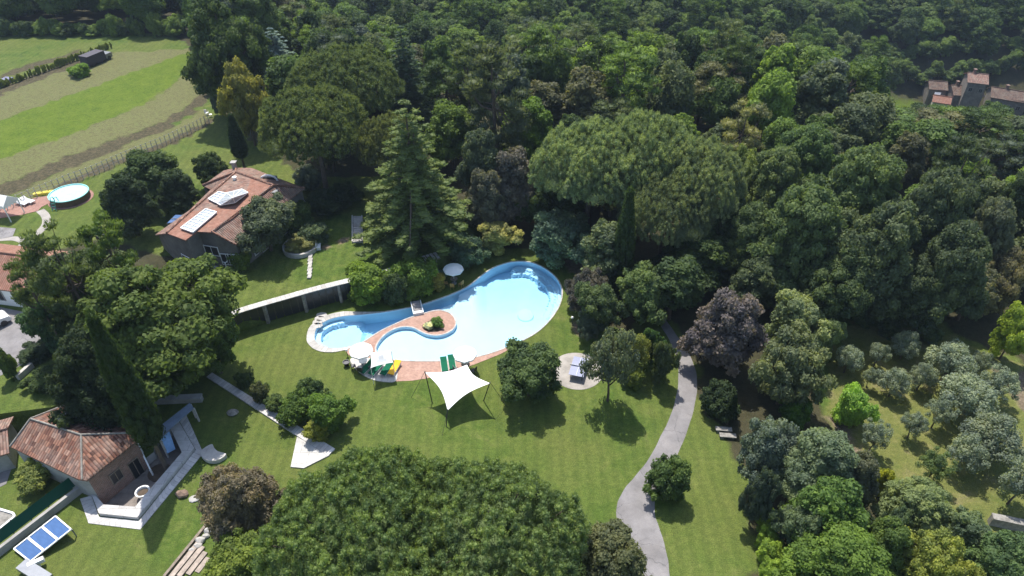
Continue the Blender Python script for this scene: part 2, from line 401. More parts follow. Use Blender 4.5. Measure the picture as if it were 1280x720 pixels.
# ------------------------------------------------------------------ ground: one sheet out past the woods, with the pool and the patio cut out
def grid(x0, x1, y0, y1, s, rs):
    X, Y = np.meshgrid(np.arange(x0, x1, s), np.arange(y0, y1, s)); r = np.random.RandomState(rs)
    return (X + r.uniform(-.3, .3, X.shape) * s).ravel(), (Y + r.uniform(-.3, .3, X.shape) * s).ravel()
xa, ya = grid(-120, 75, 8, 160, 1.3, 1); xb, yb = grid(-420, 460, -120, 760, 9, 2)
m_ = (ya < 96) | (xa < -35); xa, ya = xa[m_], ya[m_]
m_ = (xb < -121) | (xb > 76) | (yb < 7) | (yb > 161) | ((yb > 97) & (xb > -34)); xb, yb = xb[m_], yb[m_]
X = np.concatenate([xa, xb]); Y = np.concatenate([ya, yb])
keepm = (edge_dist(POOL, X, Y) > .5) & (np.abs(Y - np.interp(X, CX, CY)) > .7) & ~inside(POOL, X, Y) & ~inside(COURT, X, Y)
X, Y = X[keepm], Y[keepm]
lineA = [(x, np.interp(x, CX, CY)) for x in np.concatenate([CX[1:14], np.linspace(CX[13], 20, 30)[1:]])]
lineB = [(x, y + .3) for x, y in lineA]

m, nt, out = new_mat('ground'); M_GROUND = m
pos = nd(nt, 'ShaderNodeNewGeometry').outputs['Position']
NZ = lambda sc, det=4.0, ro=.6, dist=0.0: nd(nt, 'ShaderNodeTexNoise', {'Vector': pos, 'Scale': sc, 'Detail': det, 'Roughness': ro, 'Distortion': dist}).outputs[0]
n1, n2, n3, n4 = NZ(.07, 5), NZ(.45, 6, .7, .5), NZ(2.6, 4), NZ(11, 3)
lawn = ramp(nt, n2, [(.28, (.040, .080, .012)), (.45, (.064, .108, .017)), (.6, (.094, .130, .026)), (.75, (.15, .155, .055))])
lawn = mixc(nt, ramp(nt, n1, [(.36, (0, 0, 0)), (.62, (.75, .75, .75))]), lawn, rgba((.112, .128, .032)))
mow = nd(nt, 'ShaderNodeTexWave', {'Vector': pos, 'Scale': .28, 'Distortion': 6.0, 'Detail': 2.0, 'Detail Scale': .3}).outputs[0]
lawn = mixc(nt, 1.0, lawn, ramp(nt, mow, [(.25, (.93, .94, .93)), (.75, (1.05, 1.05, 1.03))]), 'MULTIPLY')
spk = ramp(nt, n4, [(.3, (.6, .6, .6)), (.7, (1.25, 1.25, 1.25))]); sp3 = ramp(nt, n3, [(.3, (.75, .78, .75)), (.7, (1.15, 1.12, 1.15))])
sep = nd(nt, 'ShaderNodeSeparateColor', {0: nd(nt, 'ShaderNodeAttribute', attribute_name='zone').outputs['Color']})
za = nd(nt, 'ShaderNodeAttribute', attribute_name='zone').outputs['Alpha']
sep2 = nd(nt, 'ShaderNodeSeparateColor', {0: nd(nt, 'ShaderNodeAttribute', attribute_name='zoneb').outputs['Color']})
nz = nd(nt, 'ShaderNodeMath', {0: n2, 1: .5}, operation='SUBTRACT').outputs[0]
def zmask(a, k=1.1):
    t = nd(nt, 'ShaderNodeMath', {0: nz, 1: k, 2: a}, operation='MULTIPLY_ADD').outputs[0]
    return ramp(nt, t, [(.3, (0, 0, 0)), (.7, (1, 1, 1))])
base = lawn
dry = ramp(nt, n3, [(.25, (.110, .108, .046)), (.5, (.135, .134, .056)), (.75, (.098, .130, .036))])
base = mixc(nt, zmask(sep.outputs[0]), base, dry)                                      # dry mown strips
base = mixc(nt, zmask(sep.outputs[1], .5), base, ramp(nt, n2, [(.3, (.070, .115, .010)), (.7, (.110, .150, .018))]))   # young crop
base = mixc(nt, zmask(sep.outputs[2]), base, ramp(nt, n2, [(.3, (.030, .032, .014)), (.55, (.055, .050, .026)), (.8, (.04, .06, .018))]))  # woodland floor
base = mixc(nt, zmask(za), base, ramp(nt, n2, [(.3, (.095, .120, .028)), (.55, (.145, .150, .044)), (.75, (.20, .165, .09))]))   # olive grove
base = mixc(nt, zmask(sep2.outputs[0], .6), base, ramp(nt, n3, [(.3, (.05, .045, .025)), (.7, (.095, .08, .045))]))   # rough banks
base = mixc(nt, zmask(sep2.outputs[1], .8), base, ramp(nt, n3, [(.3, (.13, .10, .065)), (.7, (.20, .16, .11))]))       # bare earth
base = mixc(nt, 1.0, base, spk, 'MULTIPLY'); base = mixc(nt, 1.0, base, sp3, 'MULTIPLY')
p_ = nd(nt, 'ShaderNodeBsdfPrincipled', {'Base Color': base, 'Roughness': .9, 'Specular IOR Level': .15})
bp = nd(nt, 'ShaderNodeBump', {'Strength': .8, 'Distance': .06, 'Height': NZ(7, 4)}); nt.links.new(bp.outputs[0], p_.inputs['Normal'])
nt.links.new(p_.outputs[0], out.inputs[0])

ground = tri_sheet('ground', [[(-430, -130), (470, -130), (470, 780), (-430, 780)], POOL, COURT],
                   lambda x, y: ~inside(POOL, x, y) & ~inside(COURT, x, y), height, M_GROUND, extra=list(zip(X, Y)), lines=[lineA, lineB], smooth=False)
tag(ground, kind='structure')
me = ground.data; nv = len(me.vertices); co = np.empty(nv * 3); me.vertices.foreach_get('co', co); co = co.reshape(-1, 3)
GX, GY = co[:, 0], co[:, 1]
ZD = [G2([(-60, 125), (0, 108), (60, 85), (145, 66), (245, 60), (243, 66), (120, 108), (0, 152), (-60, 170)]),
      G2([(-60, 215), (0, 199), (70, 175), (140, 148), (190, 126), (215, 105), (243, 80), (260, 92), (262, 112), (250, 122), (210, 152), (110, 185), (0, 232), (-60, 250)]),
      G2([(20, 240), (110, 198), (213, 160), (258, 135), (262, 148), (215, 178), (110, 222), (40, 248)])]
ZBR = [G2([(-60, 172), (0, 150), (120, 108), (243, 62), (243, 80), (215, 105), (187, 127), (140, 147), (60, 178), (0, 198), (-60, 218)]), [(101, 172), (118, 175), (121, 190), (102, 188)]]
ZBK = [G2([(-60, 258), (0, 232), (110, 185), (210, 150), (250, 118), (262, 112), (262, 124), (214, 160), (110, 200), (10, 245), (-60, 275)]),
       G2([(-60, 130), (0, 112), (70, 82), (140, 64), (140, 68), (70, 92), (0, 120), (-60, 138)]),
       G2([(80, 226), (160, 195), (215, 172), (262, 150), (262, 155), (215, 182), (120, 218), (50, 250)]),
       G2([(0, 92), (45, 78), (100, 62), (104, 65), (50, 84), (0, 98)])]
ZER = [G2([(400, 305), (430, 300), (430, 306), (400, 312)]), G2([(690, 320), (720, 312), (745, 340), (725, 345)]), G2([(718, 402), (738, 412), (742, 424), (728, 422), (716, 412)]),
       G2([(1030, 520), (1045, 515), (1075, 560), (1100, 590), (1080, 590), (1045, 560)]),
       G2([(1130, 655), (1150, 650), (1170, 690), (1150, 700)]), G2([(865, 595), (878, 590), (880, 625), (868, 630)]), G2([(1240, 455), (1290, 470), (1290, 520), (1262, 500)])]
ZGR = [G2([(1042, 420), (1070, 405), (1180, 418), (1330, 480), (1400, 760), (1240, 760), (1230, 660), (1120, 600), (1060, 560), (1030, 500)])]
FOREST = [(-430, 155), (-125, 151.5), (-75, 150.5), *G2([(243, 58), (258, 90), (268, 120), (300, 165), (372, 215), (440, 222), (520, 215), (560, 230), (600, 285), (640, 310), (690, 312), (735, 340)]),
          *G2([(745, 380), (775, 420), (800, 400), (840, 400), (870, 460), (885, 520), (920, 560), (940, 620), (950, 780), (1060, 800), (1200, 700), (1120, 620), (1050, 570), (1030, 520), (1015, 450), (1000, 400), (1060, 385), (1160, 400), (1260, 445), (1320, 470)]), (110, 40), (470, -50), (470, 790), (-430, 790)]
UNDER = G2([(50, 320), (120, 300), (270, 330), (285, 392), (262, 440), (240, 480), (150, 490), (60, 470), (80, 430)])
def zmap(polys, jit=0): 
    r = np.zeros(nv)
    for q in polys: r[inside(q, GX, GY)] = 1
    return r
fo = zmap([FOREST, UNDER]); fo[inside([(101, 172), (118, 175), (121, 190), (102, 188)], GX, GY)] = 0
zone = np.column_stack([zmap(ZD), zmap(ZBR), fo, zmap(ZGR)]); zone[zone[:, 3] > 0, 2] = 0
zoneb = np.column_stack([zmap(ZBK), zmap(ZER), np.zeros(nv), np.ones(nv)])
for nm, arr in (('zone', zone), ('zoneb', zoneb)):
    a_ = me.color_attributes.new(nm, 'FLOAT_COLOR', 'POINT'); a_.data.foreach_set('color', arr.ravel())

# ------------------------------------------------------------------ driveway, patio of the table, deck
DRIVE_L = [(760, 900), (772, 760), (777, 720), (773, 680), (771, 650), (771, 632), (780, 612), (795, 594), (812, 572), (826, 545), (838, 520), (846, 492), (848, 468), (845, 446), (836, 424), (822, 402), (812, 390)]
DRIVE_R = [(860, 900), (838, 760), (837, 720), (834, 695), (826, 665), (819, 645), (819, 625), (826, 603), (840, 582), (854, 552), (865, 520), (871, 490), (870, 465), (862, 444), (850, 425), (836, 405), (826, 390)]
mb = MB(); L_ = smooth_loop(P2(DRIVE_L), 4, False); R_ = smooth_loop(P2(DRIVE_R), 4, False); acc = 0
wob = lambda i, k: .02 * math.sin(i * 1.7 + k)
for i in range(len(L_) - 1):
    q = [(L_[i][0] + wob(i, 0), L_[i][1]), (R_[i][0] + wob(i, 2), R_[i][1]), (R_[i + 1][0] + wob(i + 1, 2), R_[i + 1][1]), (L_[i + 1][0] + wob(i + 1, 0), L_[i + 1][1])]
    mb.poly([(a, b, hgt(a, b) + .012) for a, b in q])
path = mb.build('path', M_ASPH); tag(path, kind='structure')
mb = MB(); c0 = P(721, 463.5)
mb.lathe((c0.x, c0.y, 0), [(0.001, .03), (1.3, .03), (2.45, .03), (2.62, .026), (2.66, -.05)], 48, smooth=False, sx=1.02, sy=1.02)
tag(mb.build('patio', M_PATIO), kind='structure')

DECK = P2([(680, 403), (673, 413), (658, 424), (640, 435), (625, 443), (610, 449), (595, 455), (575, 462), (550, 469), (532, 473.5), (515, 476), (495, 477), (490, 462), (470, 450), (447, 450), (436, 444), (430, 437),
           (440, 432), (452, 422), (470, 408), (500, 393), (522, 386), (545, 383), (566, 387), (576, 400), (576, 412), (600, 425), (640, 415), (665, 400), (679, 396)])
BED = [(P(542, 408).x + 1.25 * math.cos(t), P(542, 408).y + 1.0 * math.sin(t)) for t in np.linspace(0, 2 * math.pi, 28)[:-1]]
deck = tri_sheet('pool_deck', [DECK, POOL, BED], lambda x, y: inside(DECK, x, y) & ~inside(POOL, x, y) & ~inside(BED, x, y), lambda x, y: .03 + 0 * x, M_DECK)
tag(deck, kind='structure')
bd = tri_sheet('planting_bed', [BED], lambda x, y: inside(BED, x, y), lambda x, y: .012 + 0 * x, M_SOIL); tag(bd, kind='structure')
SEMI = smooth_loop(P2([(438, 449), (441, 457), (447, 464), (456, 470.5), (468, 475.5), (482, 477.8), (494, 477), (497, 468), (495, 458), (482, 452), (466, 449), (450, 446)]), 3)
M_PALE = slab_mat('pale_paving', (.55, .53, .50), .6, .6, amt=.12)
mb = MB(); mb.prism([tuple(p) for p in SEMI], -.05, .05); tag(mb.build('paving', M_PALE), kind='structure')

# ------------------------------------------------------------------ the swimming pool
def depth(x, y):
    x = np.asarray(x, float); y = np.asarray(y, float)
    px, py = project(x, y, 0)
    d = .30 + .75 * sstep(425, 350, py + .0 * px) * sstep(590, 610, px + 0 * py) + .25 * sstep(560, 640, px)
    chan = (1 - sstep(0, 12, (px - 560))) * (py < 424 - .42 * (px - 450)) * (px < 572)       # the deep channel
    d = np.where(chan > 0, 1.35, d)
    d = np.where((px < 452) & (py > 352), .95, d)
    return d
pxs, pys = grid(-22, 12, 48, 72, .35, 5); mk = inside(POOL, pxs, pys) & (edge_dist(POOL, pxs, pys) > .15)
pool = empty('swimming_pool', (P(600, 400).x, P(600, 400).y, 0), 'large curved pool of pale blue water wrapping round a terracotta peninsula', 'pool')
org = pool.location.copy()
M_BASIN = rough_mat('pool_lining', (.67, .81, .89), amt=.04, scale=.6, bump=.02)
def mk_child(o): o.parent = pool; o.location = -org; return o
def basin_z(x, y):
    z = -.08 - depth(x, y); px, py = project(x, y, 0); e = edge_dist(POOL, x, y)
    st = (px > 640) & (py < 392)
    z = np.where(st & (e < .75), np.maximum(z, -.70), z); z = np.where(st & (e >= .75) & (e < 1.4), np.maximum(z, -.92), z)
    lf = (px < 430) & (py > 380)
    z = np.where(lf & (e < .6), np.maximum(z, -.5), z)
    return z
fl = tri_sheet('basin_floor', [POOL], lambda x, y: inside(POOL, x, y), basin_z, M_BASIN, extra=list(zip(pxs[mk], pys[mk])) + [q for d_ in (.58, .62, .73, .77, 1.38, 1.42) for q in loop_offset(POOL, d_) if inside(POOL, [q[0]], [q[1]])[0] and edge_dist(POOL, [q[0]], [q[1]])[0] > d_ - .02], smooth=False); mk_child(fl)
mb = MB()
n = len(POOL)
for i in range(n):
    a, b = POOL[i], POOL[(i + 1) % n]; mb.poly([(b[0], b[1], -1.6), (a[0], a[1], -1.6), (a[0], a[1], .045), (b[0], b[1], .045)])
mk_child(mb.build('basin_wall', M_BASIN))
m, nt, out = new_mat('pool_water'); M_WATER = m
geo = nd(nt, 'ShaderNodeNewGeometry')
wv = nd(nt, 'ShaderNodeTexNoise', {'Vector': geo.outputs['Position'], 'Scale': 1.6, 'Detail': 3.0})
bp = nd(nt, 'ShaderNodeBump', {'Strength': .12, 'Distance': .05, 'Height': wv.outputs[0]})
tr = nd(nt, 'ShaderNodeBsdfTransparent', {'Color': (.84, .955, 1, 1)}); gl = nd(nt, 'ShaderNodeBsdfGlossy', {'Roughness': .04, 'Normal': bp.outputs[0]})
fr = nd(nt, 'ShaderNodeFresnel', {'IOR': 1.33, 'Normal': bp.outputs[0]})
mx = nd(nt, 'ShaderNodeMixShader', {0: fr.outputs[0]}); nt.links.new(tr.outputs[0], mx.inputs[1]); nt.links.new(gl.outputs[0], mx.inputs[2])
nt.links.new(mx.outputs[0], out.inputs[0])
ab = nd(nt, 'ShaderNodeVolumeAbsorption', {'Color': (.12, .68, 1, 1), 'Density': .17}); nt.links.new(ab.outputs[0], out.inputs['Volume'])
def closed_water(name, loop, z1, z0):
    V, E, F = delaunay_2d_cdt([Vector(p[:2]) for p in loop], [(i, (i + 1) % len(loop)) for i in range(len(loop))], [], 1, 1e-5)[:3]
    b = MB(); 
    for f in F:
        t = [V[i] for i in f]
        if (t[1] - t[0]).cross(t[2] - t[0]) < 0: t = t[::-1]
        b.poly([(q.x, q.y, z1) for q in t]); b.poly([(q.x, q.y, z0) for q in t[::-1]])
    for i in range(len(loop)):
        p, q = loop[i], loop[(i + 1) % len(loop)]; b.poly([(p[0], p[1], z0), (q[0], q[1], z0), (q[0], q[1], z1), (p[0], p[1], z1)])
    return b.build(name, M_WATER)
w_ = closed_water('water', loop_offset(POOL, -.01), -.08, -1.62); mk_child(w_)
# coping: broad pale stones round the left lobe, a narrow edge elsewhere
ppx = [project(p[0], p[1], 0) for p in POOL]
wid = [(.85 if (q[0] < 452 and (q[1] < 446)) and not (q[0] > 418 and q[1] > 0 and q[0] > 425 and q[1] > 412) else .15) for q in ppx]
wid = [sum(wid[(i + k) % n] for k in range(-3, 4)) / 7 for i in range(n)]
mb = MB(); acc = 0
unit = loop_offset(POOL, -1.0)
outp = [(p[0] + (u_[0] - p[0]) * w, p[1] + (u_[1] - p[1]) * w) for p, u_, w in zip(POOL, unit, wid)]
for i in range(n):
    j = (i + 1) % n; a, b, c, d = POOL[i], POOL[j], outp[j], outp[i]; la = math.dist(a, b)
    mb.poly([(a[0], a[1], .06), (d[0], d[1], .06), (c[0], c[1], .06), (b[0], b[1], .06)], uvs=[(acc, 0), (acc, wid[i]), (acc + la, wid[j]), (acc + la, 0)])
    mb.poly([(d[0], d[1], -.05), (c[0], c[1], -.05), (c[0], c[1], .06), (d[0], d[1], .06)])
    acc += la
mk_child(mb.build('coping', M_CAP))
# round seat under the water, near the right end
c_ = P(657, 391, -.5); mb = MB(); mb.lathe((c_.x, c_.y, 0), [(1.0, -1.6), (1.0, -.88), (.9, -.80), (.001, -.78)], 36, smooth=False, sx=.95, sy=1.15); mk_child(mb.build('island_step', M_BASIN))
# ------------------------------------------------------------------ trees: crowns of many small leaf faces gathered in clumps
def ico():
    t = (1 + 5 ** .5) / 2
    v = [(-1, t, 0), (1, t, 0), (-1, -t, 0), (1, -t, 0), (0, -1, t), (0, 1, t), (0, -1, -t), (0, 1, -t), (t, 0, -1), (t, 0, 1), (-t, 0, -1), (-t, 0, 1)]
    f = [(0, 11, 5), (0, 5, 1), (0, 1, 7), (0, 7, 10), (0, 10, 11), (1, 5, 9), (5, 11, 4), (11, 10, 2), (10, 7, 6), (7, 1, 8), (3, 9, 4), (3, 4, 2), (3, 2, 6), (3, 6, 8), (3, 8, 9), (4, 9, 5), (2, 4, 11), (6, 2, 10), (8, 6, 7), (9, 8, 1)]
    v = [Vector(p).normalized() for p in v]; cache = {}; nf = []
    def mid(a, b):
        k = (min(a, b), max(a, b))
        if k not in cache: v.append((v[a] + v[b]).normalized()); cache[k] = len(v) - 1
        return cache[k]
    for a, b, c in f:
        x, y, z = mid(a, b), mid(b, c), mid(c, a); nf += [(a, x, z), (b, y, x), (c, z, y), (x, y, z)]
    return np.array([tuple(p) for p in v]), np.array(nf)
ICV, ICF = ico()
def rand_dirs(rs, n):
    d = rs.normal(size=(n, 3)); return d / np.linalg.norm(d, axis=1)[:, None]
def crown_mesh(name, rs, clumps, leaf, dens=1.0, mode='leaf', core=.74, lowcut=-.75, mat=None):
    """clumps: rows cx cy cz rx ry rz tone"""
    C = np.array(clumps); V, F3, Q, TV = [], [], [], []; nb = 0
    for k, c in enumerate(C):                                   # inner foliage bodies, lumpy
        s = core * (1 + .27 * np.sin(ICV[:, 0] * 5 + k) * np.cos(ICV[:, 1] * 4 + 2 * k) + rs.uniform(-.10, .10, len(ICV)))
        V.append(c[:3] + ICV * s[:, None] * c[3:6]); F3.append(ICF + nb); nb += len(ICV); TV.append(np.full(len(ICV), c[6] * .7 + .15))
    LP, LN, LT = [], [], []
    for k, c in enumerate(C):
        r = c[3:6]; area = 4 * math.pi * ((r[0] * r[1]) ** 1.6 / 3 + (r[0] * r[2]) ** 1.6 / 3 + (r[1] * r[2]) ** 1.6 / 3) ** (1 / 1.6)
        n = int(dens * area / leaf ** 2 * 1.5) + 4
        d = rand_dirs(rs, n); d = d[d[:, 2] > lowcut]; n = len(d)
        p = c[:3] + r * d * rs.uniform(.78, 1.16, (n, 1))
        ok = np.ones(n, bool)
        near = np.nonzero((np.abs(C[:, :3] - c[:3]) < (C[:, 3:6] + r * 1.2)).all(1))[0]
        for j in near:
            if j != k: ok &= (((p - C[j, :3]) / (C[j, 3:6] * .82)) ** 2).sum(1) > 1
        p, d = p[ok], d[ok]; n = len(p)
        LP.append(p); LN.append(d); LT.append(np.clip(c[6] + rs.uniform(-.22, .22, n), 0, 1))
    p = np.concatenate(LP); d = np.concatenate(LN); tone = np.concatenate(LT); n = len(p)
    sz = leaf * rs.uniform(.6, 1.25, (n, 1))
    if mode == 'leaf':
        nn = d * .8 + rand_dirs(rs, n) * .8 + np.array((0, 0, .35)); nn /= np.linalg.norm(nn, axis=1)[:, None]
        t = np.cross(nn, rand_dirs(rs, n)); t /= np.linalg.norm(t, axis=1)[:, None] + 1e-9; b = np.cross(nn, t)
        q = np.stack([p - t * sz * .75, p + b * sz * .48 + nn * sz * .08, p + t * sz * .75, p - b * sz * .48 - nn * sz * .08], 1)
    else:                                                       # needle sprays standing up and outwards
        up = {'needle': .8, 'frond': .05, 'spire': 1.6}[mode]
        a = d * .6 + rand_dirs(rs, n) * .7 + np.array((0, 0, up)); 
        if mode == 'frond': a[:, 2] *= .25
        a /= np.linalg.norm(a, axis=1)[:, None]
        t = np.cross(a, rand_dirs(rs, n)); t /= np.linalg.norm(t, axis=1)[:, None] + 1e-9
        q = np.stack([p - a * sz * .6, p + t * sz * .26 + a * sz * .1, p + a * sz * 1.0, p - t * sz * .26 + a * sz * .1], 1)
    V.append(q.reshape(-1, 3)); Qi = (np.arange(n * 4).reshape(-1, 4) + nb); TV.append(np.repeat(tone, 4))
    V = np.concatenate(V); F3 = np.concatenate(F3); TV = np.concatenate(TV)
    me = bpy.data.meshes.new(name); me.vertices.add(len(V)); me.vertices.foreach_set('co', V.ravel())
    me.loops.add(len(F3) * 3 + len(Qi) * 4); me.loops.foreach_set('vertex_index', np.concatenate([F3.ravel(), Qi.ravel()]).astype(np.int32))
    me.polygons.add(len(F3) + len(Qi))
    me.polygons.foreach_set('loop_start', np.concatenate([np.arange(len(F3)) * 3, len(F3) * 3 + np.arange(len(Qi)) * 4]).astype(np.int32))
    me.polygons.foreach_set('loop_total', np.concatenate([np.full(len(F3), 3), np.full(len(Qi), 4)]).astype(np.int32))
    a_ = me.attributes.new('tone', 'FLOAT', 'POINT'); a_.data.foreach_set('value', TV.astype(np.float32))
    me.materials.append(mat or M_LEAF); me.update(); me.validate()
    return me
def fib(n, rs, jit=.35):
    i = np.arange(n) + .5; ph = np.arccos(1 - 2 * i / n); th = math.pi * (1 + 5 ** .5) * i
    d = np.column_stack([np.cos(th) * np.sin(ph), np.sin(th) * np.sin(ph), np.cos(ph)]) + rs.normal(size=(n, 3)) * jit * 2 / math.sqrt(n)
    return d / np.linalg.norm(d, axis=1)[:, None]
def dome(rs, W, H, b, n, rc, low=-.6, irr=.2, flat=.8, inner=.25, taper=0):
    """clumps over an uneven ovoid of width W between heights b*H and H"""
    zc, rz, rr = H * (1 + b) / 2, H * (1 - b) / 2, W / 2; out_ = []; ph = rs.uniform(0, 6, 4)
    for d in fib(n, rs):
        if d[2] < low: continue
        k = 1 + irr * (.6 * math.sin(3 * math.atan2(d[1], d[0]) + ph[0]) * (1 - abs(d[2])) + .6 * math.sin(4 * d[2] + 2 * d[0] + ph[1]) + .5 * rs.uniform(-1, 1))
        r = rc * rs.uniform(.65, 1.3); kk = (1 - taper * max(0, d[2]))
        c = (d[0] * (rr * k - r) * kk, d[1] * (rr * k - r) * kk, zc + d[2] * (rz * k - r * flat))
        out_.append((*c, r, r * rs.uniform(.85, 1.15), r * flat * rs.uniform(.8, 1.2), rs.uniform(.15, .85)))
    for _ in range(int(n * inner)):
        d = rand_dirs(rs, 1)[0] * rs.uniform(.2, .6); r = rc * rs.uniform(1.0, 1.6)
        out_.append((d[0] * rr, d[1] * rr, zc + d[2] * rz, r, r, r * .9, .4))
    o = np.array(out_); e = np.percentile(np.hypot(o[:, 0], o[:, 1]) + o[:, 3], 88); k = (W / 2) / e; top = (o[:, 2] + o[:, 5]).max(); kz = H / top
    o[:, :2] *= k; o[:, 2] *= kz; o[:, 3:5] *= min(1, k ** .5); return [tuple(r_) for r_ in o]
def lobed(rs, W, H, b, lobes, per, rc, flat=.72):
    """an irregular crown: several separate boughs, each a small mound of clumps, with gaps between them"""
    out_ = []
    for i in range(lobes):
        t = (i + .5) / lobes; a = i * 2.4 + rs.uniform(-.5, .5); q = W / 2 * (.62 - .45 * t ** 2) * rs.uniform(.55, 1.1); zc = H * (b + (1 - b) * (.18 + .66 * t)) + rs.uniform(-.3, .3)
        R_ = W * rs.uniform(.17, .26) * (1.15 - .35 * t); cx, cy_ = q * math.cos(a), q * math.sin(a); tn = rs.uniform(.25, .75)
        for d in fib(per, rs, .7):
            if d[2] < -.55: continue
            r = rc * rs.uniform(.6, 1.25); out_.append((cx + d[0] * (R_ - r * .5), cy_ + d[1] * (R_ - r * .5), zc + d[2] * R_ * .75, r, r, r * flat, min(1, max(0, tn + rs.uniform(-.25, .25)))))
        out_.append((cx, cy_, zc, R_ * .7, R_ * .7, R_ * .5, tn))
    out_.append((0, 0, H * (b + (1 - b) * .4), W * .26, W * .26, H * (1 - b) * .3, .4))
    o = np.array(out_); e = np.percentile(np.hypot(o[:, 0], o[:, 1]) + o[:, 3], 90); k = (W / 2) / e; kz = H / (o[:, 2] + o[:, 5]).max()
    o[:, :2] *= k; o[:, 2] *= kz; return [tuple(r_) for r_ in o]
def trunk_mesh(name, rs, H, r0, crown_pts, fork=.45, lean=.03, nl=6):
    mb = MB().mat(M_BARK); dx, dy = rs.normal(size=2) * lean * H
    pts = [(0, 0, -.4), (dx * .1, dy * .1, H * fork * .5), (dx * .5, dy * .5, H * fork), (dx, dy, H * (fork + .25)), (dx * .8, dy * .8, H * .88)]
    mb.tube(pts, [r0 * 1.25, r0 * .9, r0 * .75, r0 * .45, r0 * .12], 8)
    idx = rs.permutation(len(crown_pts))[:nl]
    for i in idx:
        e = Vector(crown_pts[i][:3]); a = Vector(pts[2]) + (Vector(pts[3]) - Vector(pts[2])) * rs.uniform(0, .7)
        mid = a.lerp(e, .5) + Vector((0, 0, -.04 * H)); mb.tube([a, mid, e], [r0 * .45, r0 * .3, r0 * .1], 6)
    o = mb.build(name); me_ = o.data; bpy.data.objects.remove(o); return me_
PROTO = {}; VERT = {}
def proto(kind, var, W, H, b, crown, trunk): PROTO.setdefault(kind, []).append((W, H, b, crown, trunk)); a_ = np.empty(len(crown.vertices) * 3); crown.vertices.foreach_get('co', a_); VERT[crown.name] = a_.reshape(-1, 3)[::17]
for v in range(5):
    rs = np.random.RandomState(10 + v); W, H, b = 8, 11, .16
    c = dome(rs, W, H, b, [46, 60, 38, 70, 54][v], [1.35, 1.15, 1.55, 1.05, 1.25][v], irr=[.2, .28, .16, .3, .24][v], flat=.75, taper=[.1, .3, 0, .2, .4][v])
    if v in (1, 3, 4): c = lobed(rs, W, H, b, (0, 11, 0, 14, 9)[v], 13, (0, .8, 0, .7, .9)[v])
    proto('broad', v, W, H, b, crown_mesh('broad_crown', rs, c, .34), trunk_mesh('broad_trunk', rs, H, .26, c))
for v in range(3):                                             # large, close ones: finer leaves
    rs = np.random.RandomState(30 + v); W, H, b = 12, 13, .15
    c = dome(rs, W, H, b, 190, 1.08, irr=.36, flat=.7, inner=.3)
    if v: c = lobed(rs, W, H, b, (0, 17, 22)[v], 18, (0, 1.0, .85)[v])
    proto('big', v, W, H, b, crown_mesh('big_crown', rs, c, .27), trunk_mesh('big_trunk', rs, H, .4, c, nl=9))
for v in range(3):
    rs = np.random.RandomState(40 + v); W, H, b = 3.6, 3.2, -.05
    c = dome(rs, W, H, b, 60, .46, low=-.9, irr=.38, flat=.85)
    proto('bush', v, W, H, b, crown_mesh('bush_crown', rs, c, .15), trunk_mesh('bush_trunk', rs, H, .08, c, fork=.15))
for v in range(3):                                             # small dense trees
    rs = np.random.RandomState(50 + v); W, H, b = 6, 6.5, .08
    c = dome(rs, W, H, b, 105, .68, low=-.85, irr=.42, flat=.8)
    if v == 1: c = lobed(rs, W, H, b, 14, 15, .58)
    proto('round', v, W, H, b, crown_mesh('round_crown', rs, c, .19), trunk_mesh('round_trunk', rs, H, .17, c, fork=.2))
for v in range(3):                                             # umbrella pines
    rs = np.random.RandomState(60 + v); W, H, b = 13, 14, .58; c = []
    for d in fib(520, rs, .7):
        if d[2] < -.15: continue
        k = 1 + .07 * math.sin(3 * math.atan2(d[1], d[0]) + v) + .07 * rs.uniform(-1, 1); r = rs.uniform(.30, .72)
        c.append((d[0] * (W / 2 * k - r), d[1] * (W / 2 * k - r), H * .60 + max(0, d[2]) ** .85 * (H * .37) + rs.uniform(-.4, .4), r, r * rs.uniform(.8, 1.3), r * .75, rs.uniform(.05, .95)))
    for _ in range(40):
        a, q = rs.uniform(0, 6.28), math.sqrt(rs.uniform(0, .8)) * W / 2; c.append((q * math.cos(a), q * math.sin(a), H * (.60 + .22 * (1 - (2 * q / W) ** 2)), 1.2, 1.2, .7, .3))
    proto('umbrella', v, W, H, b, crown_mesh('pine_crown', rs, c, .24, dens=.85, mode='needle', core=.7, lowcut=-.5), trunk_mesh('pine_trunk', rs, H, .33, c, fork=.5, nl=16))
